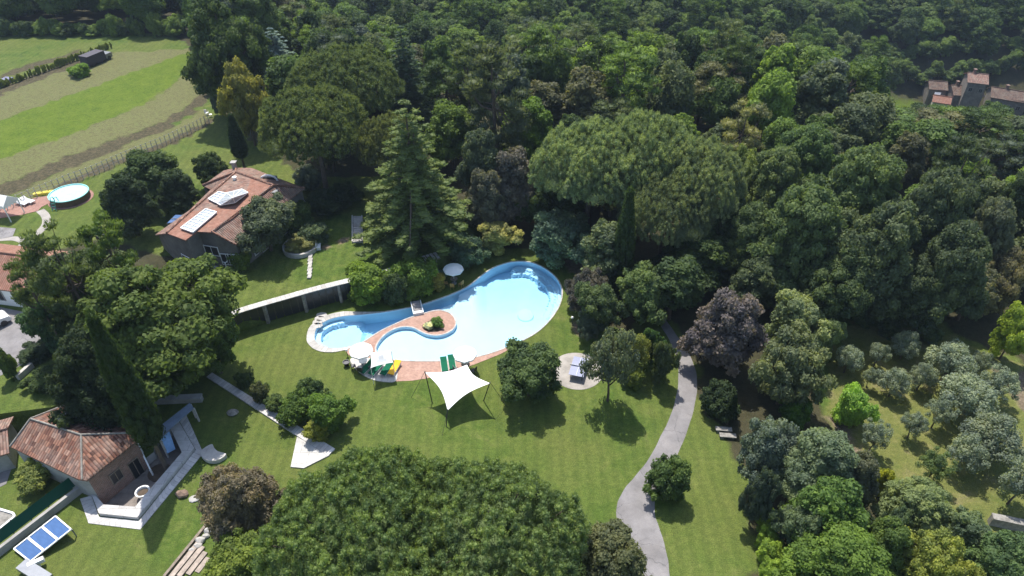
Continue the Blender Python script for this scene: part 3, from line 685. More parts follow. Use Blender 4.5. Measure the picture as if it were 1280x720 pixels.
for v in range(3):                                             # the same seen close: many small tufts
    rs = np.random.RandomState(160 + v); W, H, b = 13, 14, .58; c = []
    ph = rs.uniform(0, 6, 6)
    for d in fib(2500, rs, 1.0):
        if d[2] < -.12: continue
        az = math.atan2(d[1], d[0]); k = 1 + .09 * math.sin(3 * az + v) + .06 * math.sin(7 * az + ph[0]) + .05 * rs.uniform(-1, 1)
        lump = .42 * math.sin(d[0] * 8 + ph[1]) * math.cos(d[1] * 8 + ph[2]) + .27 * math.sin(d[0] * 15 + ph[3]) * math.sin(d[1] * 14 + ph[4]); r = rs.uniform(.17, .34)
        c.append((d[0] * (W / 2 * k - r), d[1] * (W / 2 * k - r), H * .60 + max(0, d[2]) ** .85 * (H * .34) + lump + rs.uniform(-.35, .35), r * .85, r * .85, r * 1.5, min(1, max(0, .5 + lump * .6 + rs.uniform(-.5, .5)))))
    for _ in range(170):
        a, q = rs.uniform(0, 6.28), math.sqrt(rs.uniform(0, .85)) * W / 2; c.append((q * math.cos(a), q * math.sin(a), H * (.58 + .22 * (1 - (2 * q / W) ** 2)), 1.1, 1.1, .7, .3))
    proto('umbrella_close', v, W, H, b, crown_mesh('pine_crown', rs, c, .115, dens=.85, mode='needle', core=.6, lowcut=-.4), trunk_mesh('pine_trunk', rs, H, .33, c, fork=.5, nl=16))
for v in range(3):                                             # open, ragged pines
    rs = np.random.RandomState(70 + v); W, H, b = 7.5, 16, .3; c = []
    for k in range(58):
        t = rs.uniform(0, 1); z = H * (b + (1 - b) * t); rad = W / 2 * (.35 + .65 * math.sin(math.pi * min(1, (1 - t) * .75 + .12))) * rs.uniform(.45, 1.0); a = rs.uniform(0, 6.28); r = rs.uniform(.6, 1.15)
        c.append((rad * math.cos(a), rad * math.sin(a), z - r * .3, r, r, r * .55, rs.uniform(.1, .9)))
    proto('pine', v, W, H, b, crown_mesh('pine_crown', rs, c, .3, mode='needle', core=.65), trunk_mesh('pine_trunk', rs, H, .24, c, fork=.55, nl=14))
for v in range(2):                                             # cedars: flat tiers of boughs
    rs = np.random.RandomState(80 + v); W, H, b = 13, 20, .06; c = []
    nt_ = 17
    for i in range(nt_):
        t = i / (nt_ - 1); z = H * (.10 + .86 * t); rad = W / 2 * (1 - t) ** .8 * (.85 + .3 * rs.uniform()) + .35; nb_ = int(4 + 8 * (1 - t)); a0 = rs.uniform(0, 6)
        for j in range(nb_):
            a = a0 + 6.283 * j / nb_ + rs.uniform(-.25, .25); rj = rad * rs.uniform(.75, 1.12); m = max(1, int(rj / .8))
            for q in range(m):
                f = (q + .8) / m; wd = (.75 - .25 * f) * (.5 + .5 * (1 - t)) + .12
                c.append((rj * f * math.cos(a) + rs.uniform(-.1, .1), rj * f * math.sin(a) + rs.uniform(-.1, .1), z - .10 * rj * f + rs.uniform(-.1, .1) - .25 * f * f, wd, wd, .20 + .12 * (1 - f), rs.uniform(.2, .8)))
    proto('cedar', v, W, H, b, crown_mesh('cedar_crown', rs, c, .26, dens=.8, mode='frond', core=.8, lowcut=-.9), trunk_mesh('cedar_trunk', rs, H, .42, c, fork=.4, lean=0, nl=10))
for v in range(2):                                             # columnar cypresses
    rs = np.random.RandomState(90 + v); W, H, b = 2.6, 15, .06; c = []
    for i in range(150):
        t = (i / 150) ** .92; z = H * ((.25, .05)[v] + (.73, .93)[v] * t); prof = min(1, (t * 6 + .35)) * (1 - t ** 2.2) ** .75; rad = max(0, W / 2 * prof - .25); a = i * 2.4 + rs.uniform(-.3, .3)
        c.append((rad * math.cos(a), rad * math.sin(a), z, .36, .36, .62, rs.uniform(.2, .8)))
    for i in range(14): 
        t = i / 14; c.append((0, 0, H * ((.27, .06)[v] + (.66, .86)[v] * t), W * .40 * (1 - t ** 2) + .06, W * .40 * (1 - t ** 2) + .06, .9, .4))
    proto('cypress', v, W, H, b, crown_mesh('cypress_crown', rs, c, .17, mode='spire', core=.8), trunk_mesh('cypress_trunk', rs, H, .18, c, fork=.4, lean=0, nl=0))
for v in range(4):                                             # olives: light, see-through
    rs = np.random.RandomState(100 + v); W, H, b = 4.6, 4.4, .26
    c = dome(rs, W, H, b, 40, .52, low=-.7, irr=.3, flat=.8, inner=.1)
    proto('olive', v, W, H, b, crown_mesh('olive_crown', rs, c, .13, dens=.75, core=.5), trunk_mesh('olive_trunk', rs, H, .13, c, fork=.22, lean=.06, nl=9))

GD, GM, GB = (.034, .055, .018), (.050, .080, .022), (.072, .112, .024)
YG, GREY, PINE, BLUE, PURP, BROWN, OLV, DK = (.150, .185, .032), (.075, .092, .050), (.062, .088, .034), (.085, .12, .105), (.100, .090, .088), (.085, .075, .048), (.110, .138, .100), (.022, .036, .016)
hero_px = []; hero = []          # (x, y, radius) of every tree placed so far
rsT = random.Random(3)
def put_tree(kind, x, y, W, H, color, name, label, cat, group=None, var=None, rz=None):
    W0, H0, b, cr, tr = PROTO[kind][rsT.randrange(len(PROTO[kind])) if var is None else var]
    z = hgt(x, y); s = W / W0
    o = bpy.data.objects.new(name, None); COL.objects.link(o); o.location = (x, y, z); o.rotation_euler = (0, 0, rsT.uniform(0, 6.28) if rz is None else rz); o.scale = (s, s, H / H0); o.empty_display_size = .3
    tag(o, label, cat, group)
    c = link_mesh('crown', cr, o); j = 1 + rsT.uniform(-.08, .08); j *= 1.85; c.color = (color[0] * j * 1.02, color[1] * j * .97, color[2] * j * .92, 1)
    link_mesh('trunk', tr, o)
    hero.append((x, y, W / 2)); hz_ = z + H * (1 + b) / 2; hpx = project(x, y, hz_); hero_px.append((hpx[0], hpx[1], W / 2 * FPX / (y * CP - (hz_ - CAM_H) * SP), H * (1 - b) / 2 * .8 * FPX / (y * CP - (hz_ - CAM_H) * SP), y)); return o
def tree_at(kind, cx, cy, wpx, H, color, name, label, cat='tree', group=None, var=None, b=None):
    """a tree whose crown centre is seen at (cx, cy) and is wpx wide there"""
    bb = PROTO[kind][0][2] if b is None else b; hc = H * (1 + bb) / 2
    p = G(cx, cy, hc); f = p.y * CP - (p.z - CAM_H) * SP
    st = rsT.getstate(); var = rsT.randrange(len(PROTO[kind])) if var is None else var; rz = rsT.uniform(0, 6.28)
    V = VERT[PROTO[kind][var][3].name]; W0, H0 = PROTO[kind][var][:2]; W = wpx / FPX * f; x, y = p.x, p.y; c_, s_ = math.cos(rz), math.sin(rz)
    for _ in range(4):                                   # settle size and place by the crown's real outline
        k = W / W0; z = hgt(x, y); vx = x + (V[:, 0] * c_ - V[:, 1] * s_) * k; vy = y + (V[:, 0] * s_ + V[:, 1] * c_) * k; qx, qy = project(vx, vy, z + V[:, 2] * H / H0)
        x0, x1 = np.percentile(qx, (1.5, 98.5)); y0, y1 = np.percentile(qy, (1.5, 98.5)); f = y * CP - (z + hc - CAM_H) * SP
        W *= (wpx / (x1 - x0)) ** .9; x += (cx - (x0 + x1) / 2) * f / FPX; dr = -ray(cx, cy)[2] / np.linalg.norm(ray(cx, cy)); y -= (cy - (y0 + y1) / 2) * f / FPX / dr
    return put_tree(kind, x, y, W, H, color, name, label, cat, group, var, rz=rz)
# ------------------------------------------------------------------ trees and shrubs one can single out: kind, crown centre px, width px, height m, colour, name, label, category, group
T = tree_at
G_UP = 'umbrella pines of the park'; G_OL = 'olive trees of the grove'; G_SH = 'shrubs on the lawns'
# around the big left group
T('big', 211, 389, 168, 14, (.052, .078, .020), 'broadleaf_tree', 'large domed fresh green tree left of the curved retaining wall', group='trees left of the lawn')
T('big', 140, 440, 115, 11.5, DK, 'broadleaf_tree', 'very dark green dense tree behind the leaning cypress', group='trees left of the lawn')
T('big', 262, 420, 62, 9, GM, 'broadleaf_tree', 'mid green lower tree at the lawn edge, right side of the large left group', group='trees left of the lawn')
T('pine', 82, 345, 105, 15, PINE, 'pine_tree', 'ragged dark pine hiding the red tiled house at left', group='ragged pines')
T('pine', 140, 322, 78, 14, GM, 'pine_tree', 'ragged pine between the house-hiding pine and the large domed tree', group='ragged pines')
T('pine', 48, 372, 74, 12, PINE, 'pine_tree', 'ragged pine covering the front wall of the white house', group='ragged pines')
T('big', 98, 362, 118, 10, (.036, .052, .024), 'broadleaf_tree', 'dark dense crown filling the gap under the ragged pines at left')
T('round', 62, 402, 70, 7.5, (.04, .075, .035), 'broadleaf_tree', 'bluish green tree beside the car park, under the ragged pine')
_cy = put_tree('cypress', -31.0, 38.3, 2.7, 18.4, (.026, .045, .016), 'cypress_tree', 'tall leaning-looking dark cypress rising over the sunken courtyard', 'cypress', 'cypresses', var=0); _cy.location.z = -.85
put_tree('cypress', 12.3, 62.0, 2.6, 14.6, (.032, .055, .020), 'cypress_tree', 'slender dark cypress standing right of the pool before the umbrella pines', 'cypress', 'cypresses', var=1)
T('cypress', 297, 170, 24, 8.5, (.022, .038, .018), 'cypress_tree', 'short stout blackish cypress behind the villa roof', 'cypress', 'cypresses', var=0)
T('round', 188, 220, 78, 7.5, GD, 'broadleaf_tree', 'spreading dark green tree behind the round above-ground pool')
T('round', 222, 240, 48, 6, DK, 'broadleaf_tree', 'small dark tree between the spreading tree and the villa')
T('round', 161, 256, 66, 8.5, DK, 'holm_oak', 'egg-shaped blackish green tree left of the villa')
T('round', 262, 210, 40, 5, GD, 'shrub', 'dark green shrub behind the west corner of the villa', 'shrub')
T('round', 329, 279, 67, 7.2, (.055, .072, .042), 'holm_oak', 'rounded grey-green tree with bare trunk before the villa roof')
T('bush', 366, 272, 44, 3.5, GM, 'shrub', 'green shrubs mass at the east end of the villa', 'shrub')
T('bush', 392, 292, 34, 2.6, (.05, .075, .04), 'shrub', 'bluish green shrub behind the round planter', 'shrub')
T('bush', 376, 305, 36, 1.5, (.13, .14, .05), 'shrub', 'yellowish low shrub filling the round stone planter', 'shrub')
T('bush', 300, 326, 26, 2.6, GB, 'shrub', 'bright green shrub at the foot of the villa stair', 'shrub')
T('bush', 280, 345, 24, 2, GM, 'shrub', 'small green shrub left of the bright one by the villa stair', 'shrub')
T('bush', 385, 222, 34, 3.2, (.08, .10, .07), 'shrub', 'pale round shrub at the villa corner under the pines', 'shrub')
T('round', 408, 252, 50, 3.0, DK, 'hedge', 'dark clipped hedge east of the villa', 'hedge')
T('round', 432, 243, 40, 3.0, DK, 'hedge', 'dark hedge end beside the small stone stair', 'hedge')
# behind the villa
T('round', 305, 122, 58, 13, (.14, .145, .038), 'eucalyptus_tree', 'tall yellow-olive tree with loose crown behind the blackish cypress')
T('round', 345, 128, 34, 8, (.11, .11, .07), 'broadleaf_tree', 'pale flowering small tree right of the yellow-olive one')
T('round', 272, 120, 26, 6, (.05, .07, .05), 'broadleaf_tree', 'small blue-green tree at the corner of the mown field')
T('big', 285, 58, 92, 19, GD, 'broadleaf_tree', 'big dark green tree standing at the corner of the bright field')
T('big', 318, 20, 66, 16, GM, 'broadleaf_tree', 'mid green tall tree behind the big one at the field corner')
T('cedar', 350, 80, 66, 11, (.10, .145, .135), 'atlas_cedar', 'blue-grey cedar behind the umbrella pines', 'cedar')
T('umbrella_close', 392, 152, 132, 15, (.055, .075, .030), 'umbrella_pine', 'broad umbrella pine behind the villa, nearest of its three', group=G_UP)
T('umbrella_close', 428, 97, 132, 16, (.050, .070, .030), 'umbrella_pine', 'broad umbrella pine next to the blue-grey cedar', group=G_UP)
T('umbrella_close', 486, 175, 84, 12, (.085, .105, .045), 'umbrella_pine', 'paler umbrella pine left behind the great cedar', group=G_UP)
put_tree('cedar', -11.6, 70.5, 13.6, 18.8, (.078, .108, .038), 'cedar_tree', 'great tiered green cedar above the pool', 'cedar', var=0)
T('cedar', 512, 108, 62, 17, (.04, .065, .04), 'cedar_tree', 'dark tiered conifer behind the great cedar', 'cedar', var=1)
T('pine', 620, 122, 78, 19, (.055, .072, .040), 'pine_tree', 'tall open grey pine with visible trunk in the wood above the pool', group='ragged pines')
T('pine', 585, 100, 50, 16, (.05, .07, .035), 'pine_tree', 'open pine left of the tall grey one', group='ragged pines')
T('round', 575, 62, 60, 12, GB, 'broadleaf_tree', 'bright green lone crown in the wood, upper middle')
T('round', 560, 165, 66, 10, GB, 'broadleaf_tree', 'fresh green tree right behind the great cedar top')
T('round', 660, 165, 62, 10, (.07, .12, .02), 'broadleaf_tree', 'bright green tree left behind the umbrella pine grove')
# round the pool
T('bush', 467, 353, 62, 4.6, (.085, .135, .022), 'shrub', 'tall clipped bright shrub on the pool bank, left one', 'shrub', G_SH)
T('bush', 515, 346, 56, 4.4, (.070, .115, .022), 'shrub', 'tall green shrub on the pool bank, behind the footbridge', 'shrub', G_SH)
T('bush', 492, 362, 32, 4.0, (.035, .055, .024), 'shrub', 'darker shrub between the two tall ones on the pool bank', 'shrub', G_SH)
T('bush', 542, 352, 26, 2.2, (.17, .16, .04), 'shrub', 'small yellow flowering shrub at the end of the pool hedge', 'shrub', G_SH)
T('bush', 543, 327, 26, 1.8, (.05, .09, .08), 'shrub', 'blue-green low shrub under the slatted canopy', 'shrub', G_SH)
T('bush', 585, 313, 46, 4.2, (.045, .075, .045), 'magnolia', 'blue-green rounded shrub behind the lone parasol', 'shrub', G_SH)
T('round', 625, 294, 50, 4.6, (.16, .165, .06), 'small_tree', 'yellowish rounded small tree at the head of the pool', 'tree')
T('round', 604, 250, 52, 9, (.08, .085, .06), 'broadleaf_tree', 'grey-green thin tree above the yellowish rounded one')
T('round', 640, 232, 60, 11, (.088, .086, .072), 'broadleaf_tree', 'purplish grey tree between cedar and pine grove')
T('round', 602, 205, 56, 11, (.055, .075, .045), 'broadleaf_tree', 'grey-green upright tree right of the great cedar')
T('round', 705, 296, 72, 7, (.055, .085, .055), 'broadleaf_tree', 'blue-green rounded tree above the right end of the pool')
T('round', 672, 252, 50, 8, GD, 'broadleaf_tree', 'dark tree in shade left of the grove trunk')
T('round', 752, 312, 46, 5, GM, 'broadleaf_tree', 'green undergrowth tree left of the slender cypress')
# the grove of umbrella pines
PG = (.108, .145, .072)
T('umbrella_close', 738, 200, 138, 16.5, PG, 'umbrella_pine', 'umbrella pine with pale crown and bare trunk, west end of the grove', group=G_UP, var=0)
T('umbrella_close', 810, 192, 132, 17.5, PG, 'umbrella_pine', 'umbrella pine at the back of the grove, highest crown', group=G_UP, var=1)
T('umbrella_close', 868, 222, 120, 16, (.09, .118, .062), 'umbrella_pine', 'umbrella pine at the east end of the grove', group=G_UP, var=2)
T('umbrella_close', 836, 258, 112, 13.5, (.075, .098, .052), 'umbrella_pine', 'umbrella pine in front of the grove, right of the slender cypress', group=G_UP, var=1)
T('pine', 925, 178, 62, 15, (.115, .125, .06), 'pine_tree', 'pale yellowish pine at the north-east corner of the grove', group='ragged pines')
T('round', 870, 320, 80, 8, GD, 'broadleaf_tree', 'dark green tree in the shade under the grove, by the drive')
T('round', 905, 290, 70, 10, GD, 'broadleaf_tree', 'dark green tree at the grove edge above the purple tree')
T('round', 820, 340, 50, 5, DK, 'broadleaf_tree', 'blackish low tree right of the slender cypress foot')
# between pool and drive
T('round', 732, 362, 46, 6, (.052, .052, .045), 'broadleaf_tree', 'dark purplish tree right of the pool end')
T('round', 753, 380, 58, 6.5, (.055, .082, .035), 'broadleaf_tree', 'green rounded tree beside the dark purplish one right of the pool')
T('round', 806, 366, 56, 7.5, (.065, .095, .035), 'broadleaf_tree', 'green rounded tree at the foot of the slender cypress')
T('round', 738, 405, 30, 4, (.06, .085, .06), 'small_tree', 'bluish small tree above the patch of bare earth', 'tree')
put_tree('olive', 9.4, 46.0, 4.6, 9.6, (.075, .095, .06), 'broadleaf_tree', 'grey-green thin-trunked tree beside the round patio', 'tree', var=2)
T('olive', 793, 440, 38, 5.5, (.10, .12, .035), 'broadleaf_tree', 'yellow-green loose tree between thin-trunked tree and drive')
T('round', 817, 432, 28, 5.2, (.03, .06, .018), 'conical_tree', 'dark green pointed small tree left of the drive bend')
T('round', 832, 452, 32, 6, (.050, .070, .030), 'broadleaf_tree', 'dark grey-green tree shading the drive bend')
T('bush', 791, 472, 26, 2.6, (.10, .13, .03), 'shrub', 'yellow-green shrub under the thin-trunked tree', 'shrub', G_SH)
T('round', 906, 411, 92, 9.5, PURP, 'purple_tree', 'big purple-grey crown beside the drive bend')
T('round', 945, 352, 62, 7.5, (.062, .085, .042), 'broadleaf_tree', 'grey-green rounded tree behind the purple crown')
T('round', 998, 402, 72, 8, (.11, .14, .065), 'broadleaf_tree', 'pale green airy tree north-west of the olive grove')
T('round', 1030, 425, 50, 6, (.08, .11, .045), 'broadleaf_tree', 'pale green low tree at the corner of the olive grove')
T('round', 992, 455, 88, 9, (.080, .10, .05), 'broadleaf_tree', 'broad dark tree with flowering tips west of the olive grove')
T('bush', 995, 515, 38, 3, (.05, .10, .02), 'shrub', 'bright green shrub below the tree with flowering tips', 'shrub', G_SH)
T('bush', 900, 500, 44, 3.5, DK, 'shrub', 'blackish shrub between drive and woodland edge', 'shrub', G_SH)
T('cypress', 914, 508, 15, 4.2, DK, 'cypress_tree', 'small dark cypress on the woodland edge right of the drive', 'cypress', 'cypresses')
T('round', 662, 463, 70, 6.2, (.048, .078, .030), 'round_tree', 'dark green round tree alone on the lawn left of the round patio', 'tree')
T('bush', 836, 598, 52, 4.4, (.050, .082, .026), 'round_tree', 'dark green bushy tree alone beside the lower drive', 'tree')
# shrubs by the slab walk
T('bush', 413, 517, 52, 4, (.060, .105, .022), 'shrub', 'largest round shrub near the end of the slab walk', 'shrub', 'shrubs along the slab walk')
T('bush', 371, 509, 44, 3, (.055, .095, .020), 'shrub', 'mid green shrub against the middle of the slab walk', 'shrub', 'shrubs along the slab walk')
T('bush', 392, 492, 36, 3.4, (.035, .058, .022), 'shrub', 'dark loose shrub behind the others near the slab walk', 'shrub', 'shrubs along the slab walk')
T('bush', 396, 537, 30, 2.2, (.13, .15, .03), 'shrub', 'yellowish leafy shrub touching the slab walk', 'shrub', 'shrubs along the slab walk')
T('bush', 342, 504, 24, 1.6, (.06, .09, .03), 'shrub', 'low shrub at the left end of the shrub row by the slab walk', 'shrub', 'shrubs along the slab walk')
T('bush', 323, 491, 22, 2.4, (.05, .06, .028), 'shrub', 'brownish upright shrub beside the shaded slab walk', 'shrub', 'shrubs along the slab walk')
T('bush', 304, 476, 22, 1.8, GD, 'shrub', 'dark low shrub where the slab walk meets the trees', 'shrub', 'shrubs along the slab walk')
T('bush', 42, 596, 44, 2.4, (.14, .17, .05), 'shrub', 'pale green shrub against the grey wall of the tiled outbuilding', 'shrub')
T('bush', 40, 503, 50, 1.8, GD, 'shrub', 'low dark shrub on the lawn above the tiled outbuilding', 'shrub')
T('bush', 5, 455, 30, 4, GM, 'shrub', 'green shrub cut by the left edge beside the car park', 'shrub')
T('bush', 45, 440, 40, 1.3, DK, 'hedge', 'low dark hedge along the lower edge of the car park', 'hedge')
# foreground
T('umbrella_close', 446, 674, 240, 14.5, (.102, .150, .058), 'umbrella_pine', 'huge umbrella pine crown in front, left one of the pair', group=G_UP, var=0)
T('umbrella_close', 607, 694, 236, 14, (.106, .154, .060), 'umbrella_pine', 'huge umbrella pine crown in front, right one of the pair', group=G_UP, var=2)
T('umbrella_close', 520, 810, 220, 13, (.100, .146, .056), 'umbrella_pine', 'umbrella pine crown cut by the bottom edge between the front pair', group=G_UP, var=1)
T('big', 300, 632, 96, 8, (.105, .095, .066), 'brown_tree', 'brownish olive tree left of the huge front pines')
T('round', 296, 702, 84, 6, (.10, .14, .03), 'broadleaf_tree', 'bright green tree in the lower left beneath the brownish one')
T('round', 372, 752, 90, 7, GM, 'broadleaf_tree', 'green tree cut by the bottom edge under the front pines')
T('big', 752, 716, 110, 8.5, (.075, .088, .046), 'broadleaf_tree', 'grey-green tree in front at the drive edge, cut by the bottom edge')
T('round', 690, 735, 60, 6, GM, 'broadleaf_tree', 'green low tree between the front pine and the drive')
# right of the drive, lower
T('round', 962, 565, 70, 7.5, (.075, .10, .075), 'broadleaf_tree', 'blue-grey tree at the upper left of the lower thicket')
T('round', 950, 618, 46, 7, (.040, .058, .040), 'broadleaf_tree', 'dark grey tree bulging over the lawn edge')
T('big', 1020, 590, 104, 8.5, (.085, .115, .065), 'broadleaf_tree', 'broad grey-green crown in the middle of the lower thicket')
T('round', 1068, 606, 58, 7, (.080, .090, .055), 'broadleaf_tree', 'dull brownish green tree right of the broad grey-green crown')
T('round', 1035, 645, 90, 8, (.055, .095, .025), 'broadleaf_tree', 'mid green tree below the broad grey-green crown')
T('round', 1000, 660, 66, 6, (.055, .080, .045), 'broadleaf_tree', 'grey-green tree behind the bright hedge strip')
T('big', 1045, 715, 128, 7.5, (.070, .115, .022), 'broadleaf_tree', 'bright green broad crown cut by the bottom edge')
T('bush', 1102, 602, 30, 3, (.17, .19, .02), 'shrub', 'bright yellow shrub beside the lower thicket', 'shrub', G_SH)
for k, (cx_, cy_) in enumerate([(962, 652), (961, 672), (963, 695), (965, 718)]):
    T('bush', cx_, cy_, 30, 2.6, (.12, .18, .03), 'hedge_shrub', ['topmost', 'second from top', 'third from top', 'lowest'][k] + ' bright shrub of the hedge strip right of the drive lawn', 'shrub', 'bright hedge strip')
_low = [('big', 1145, 640, 88, 6, (.095, .125, .055), 'grey-green crown below the olive grove, left'), ('round', 1105, 690, 62, 6, GM, 'green tree right of the bright broad crown'), ('round', 1160, 700, 76, 6.5, (.115, .140, .035), 'yellowish green tree near the bottom edge'),
        ('round', 1212, 672, 72, 5.5, (.070, .10, .055), 'dark blue-green tree left of the low stone wall'), ('big', 1250, 712, 100, 7, (.055, .090, .035), 'green crown in the bottom right corner'), ('round', 1190, 730, 70, 5.5, (.12, .14, .03), 'yellow-green tree cut by the bottom edge'),
        ('round', 1120, 655, 40, 5, (.06, .09, .05), 'small grey tree by the patch of bare ground'), ('round', 1078, 668, 36, 4.5, DK, 'dark small tree in the gap of the lower thicket')]
for k_, cx_, cy_, w_p, H_, c_c, lb in _low: T(k_, cx_, cy_, w_p, H_, c_c, 'broadleaf_tree', lb)
# olive grove
_ol = [(1063, 447, 38, 3.6, 'at the upper left corner of the grove'), (1101, 440, 30, 3.2, 'second tree of the upper edge'), (1133, 430, 40, 3.6, 'highest on the slope, leaning trunk visible'), (1190, 450, 74, 4.8, 'broad double crown at the top right'),
       (1118, 478, 46, 3.6, 'above the bright lime tree'), (1156, 468, 40, 3.6, 'between two shadows in the upper middle'), (1090, 470, 26, 2.6, 'smallest, above the bright lime tree'), (1212, 495, 80, 5.0, 'large silvery crown in the middle right'),
       (1178, 512, 46, 3.8, 'left of the large silvery crown'), (1250, 478, 56, 4.0, 'at the right above the bare earth'), (1097, 542, 42, 3.6, 'beside the shadow of the bright lime tree'), (1144, 530, 38, 3.2, 'thin and alone in the centre of the grove'),
       (1242, 548, 86, 5.0, 'large silvery crown at the right side'), (1280, 598, 66, 5.0, 'cut by the right edge, above the low wall'), (1172, 580, 54, 3.6, 'greener, in the lower middle of the grove'), (1210, 566, 58, 4.4, 'between the greener one and the large right crown'),
       (1222, 452, 44, 3.6, 'behind the broad double crown')]
for k, (cx_, cy_, w_p, H_, w_) in enumerate(_ol):
    o_ = T('olive', cx_, cy_, w_p * .84, H_, (.07, .105, .04) if k == 14 else OLV, 'olive_tree', 'olive tree ' + w_, 'olive tree', G_OL)
T('bush', 1070, 506, 52, 4.6, (.16, .27, .05), 'lime_tree', 'bright lime green bushy tree among the olives', 'tree')
T('round', 1268, 412, 56, 7, (.13, .18, .025), 'broadleaf_tree', 'bright yellow-green tree cut by the right edge above the grove')
T('round', 1255, 348, 66, 9, (.085, .085, .05), 'broadleaf_tree', 'brownish olive tree at the right edge behind the bright yellow-green one')
for k, (cx_, cy_) in enumerate([(1080, 398), (1112, 410), (1165, 420), (1065, 385)]):
    T('bush', cx_, cy_, 26, 2.2, (.05, .075, .035), 'shrub', ['first', 'second', 'third', 'farthest'][k] + ' small shrub in the deep shade above the olive grove, counted from the left' if k < 3 else 'small shrub at the upper edge of the shaded clearing', 'shrub')
# big trees of the right-hand wood, nearest rank
_rw = [('big', 1000, 215, 96, 15, (.048, .078, .030), 'dark green crown above the airy row, middle of the right wood'), ('big', 965, 240, 80, 14, (.072, .100, .042), 'grey-green tree east of the umbrella grove'), ('big', 1060, 255, 120, 17, (.060, .088, .036), 'great rounded crown at the centre of the right wood'),
       ('big', 1000, 300, 110, 15, (.055, .082, .034), 'broad crown above the pale airy tree'), ('big', 1085, 318, 110, 15, (.048, .066, .034), 'broad dark crown above the shaded clearing'), ('big', 1150, 285, 120, 17, (.046, .064, .036), 'great dark crown right of the centre of the right wood'),
       ('pine', 1195, 235, 86, 17, (.040, .058, .034), 'dark conifer at the back of the right wood'), ('big', 1180, 340, 104, 14, (.044, .062, .032), 'dark crown over the right end of the clearing'), ('big', 1228, 300, 76, 13, (.066, .082, .056), 'pale grey crown near the right edge'),
       ('big', 935, 300, 72, 11, (.058, .085, .034), 'green crown between grove and great rounded crown'), ('round', 920, 225, 54, 12, (.09, .12, .04), 'yellowish green crown beside the grove'), ('big', 1045, 350, 90, 11, (.040, .060, .026), 'dark crown at the near edge of the right wood'),
       ('big', 1130, 365, 84, 10, (.040, .056, .028), 'blackish crown hanging over the shaded clearing'), ('big', 1270, 262, 84, 14, (.040, .064, .030), 'dark crown cut by the right edge in the wood')]
for k_, cx_, cy_, w_p, H_, c_c, lb in _rw: T(k_, cx_, cy_, w_p, H_, c_c, 'pine_tree' if k_ == 'pine' else 'broadleaf_tree', lb)
nocc = len(hero)
for k in range(30):
    x_ = -128 + k * 1.95 + rsT.uniform(-.5, .5); dk_ = rsT.random() < .5
    put_tree('bush', x_, 149.2 + rsT.uniform(-.8, 1.2), rsT.uniform(2.6, 4.6), rsT.uniform(2.2, 5.0), (.045, .07, .028) if dk_ else (.08, .12, .03), 'edge_shrub', ('dark' if dk_ else 'bright') + ' green shrub on the wood edge behind the upper left field', 'shrub', 'shrubs along the wood edge')
for k in range(46):
    x_, y_ = (104 + k * 2.6, 196) if k < 18 else (151 + (k - 18) * .6, 180 + (k - 18) * 1.6) if k < 26 else (90 + (k - 26) * 3.2, 203.5)
    put_tree('round', x_ + rsT.uniform(-.8, .8), y_ + rsT.uniform(-1, 1.5), rsT.uniform(3.6, 5.5), rsT.uniform(3.5, 6.5), (.055, .085, .03) if k % 2 else (.08, .12, .035), 'farm_tree', ('darker' if k % 2 else 'brighter') + ' low tree crowding close behind the farm buildings', 'tree', 'low trees behind the farm')
nh = len(hero)

# ------------------------------------------------------------------ the wooded valley behind
rf = np.random.RandomState(11)
sp = 5.9; gx, gy = np.meshgrid(np.arange(-330, 400, sp), np.arange(36, 470, sp)); gx = (gx + rf.uniform(-.42, .42, gx.shape) * sp).ravel(); gy = (gy + rf.uniform(-.42, .42, gy.shape) * sp).ravel()
WOOD = FOREST[:]
ok = inside(FOREST, gx, gy)
HZ = height(gx, gy); PXc, PYc = project(gx, gy, HZ + 8)
ok &= (PXc > -260) & (PXc < 1540) & (PYc > -150) & (gy < 400) & ~((gx > 45) & (gy < 58))
_clear = [[(103, 174), (117, 177), (119, 188), (104, 186)]]                        # the little meadow beside the farmhouse
farm = [(112, 178), (150, 178), (150, 194), (112, 193)]
ok &= ~inside(farm, gx, gy)
PT = project(gx, gy, HZ + 12)[1]; 
PT5 = project(gx, gy, HZ + 3.5)[1]; ok &= ~((PXc > 1100) & (gy < 184) & (PT5 < 136.5) & (PXc < 1360)); ok &= ~inside(_clear[0], gx, gy); PG0 = project(gx, gy, HZ)[1]; ok &= ~((PXc > 830) & (gy < 66) & (PG0 > 404))
H_ = np.array(hero)
for hx, hy, hw, hh, hdy in hero_px[:nocc]:
    if hy < 240: ok &= ~((gy < hdy) & ((PXc - hx) ** 2 / (hw * .85 + 12) ** 2 + (PYc - hy) ** 2 / (max(hh, hw * .45) * .9 + 10) ** 2 < 1))
for hx, hy, hr in hero: ok &= np.hypot(gx - hx, gy - hy) > hr * .62 + 1.2
gx, gy = gx[ok], gy[ok]; HZ = height(gx, gy); dist = np.sqrt(gx ** 2 + gy ** 2 + (CAM_H - HZ) ** 2)
PXc, PYc = project(gx, gy, HZ + 8)
inview = (PXc > -20) & (PXc < 1300) & (PYc > -40) & (PYc < 740)
order = np.argsort(np.where(inview, dist, dist + 500))
CLS = [((.034, .056, .022), 'dark green'), ((.052, .085, .024), 'mid green'), ((.080, .125, .024), 'bright green'), ((.058, .078, .040), 'grey-green'), ((.048, .066, .052), 'blue-grey'), ((.070, .076, .042), 'olive green')]
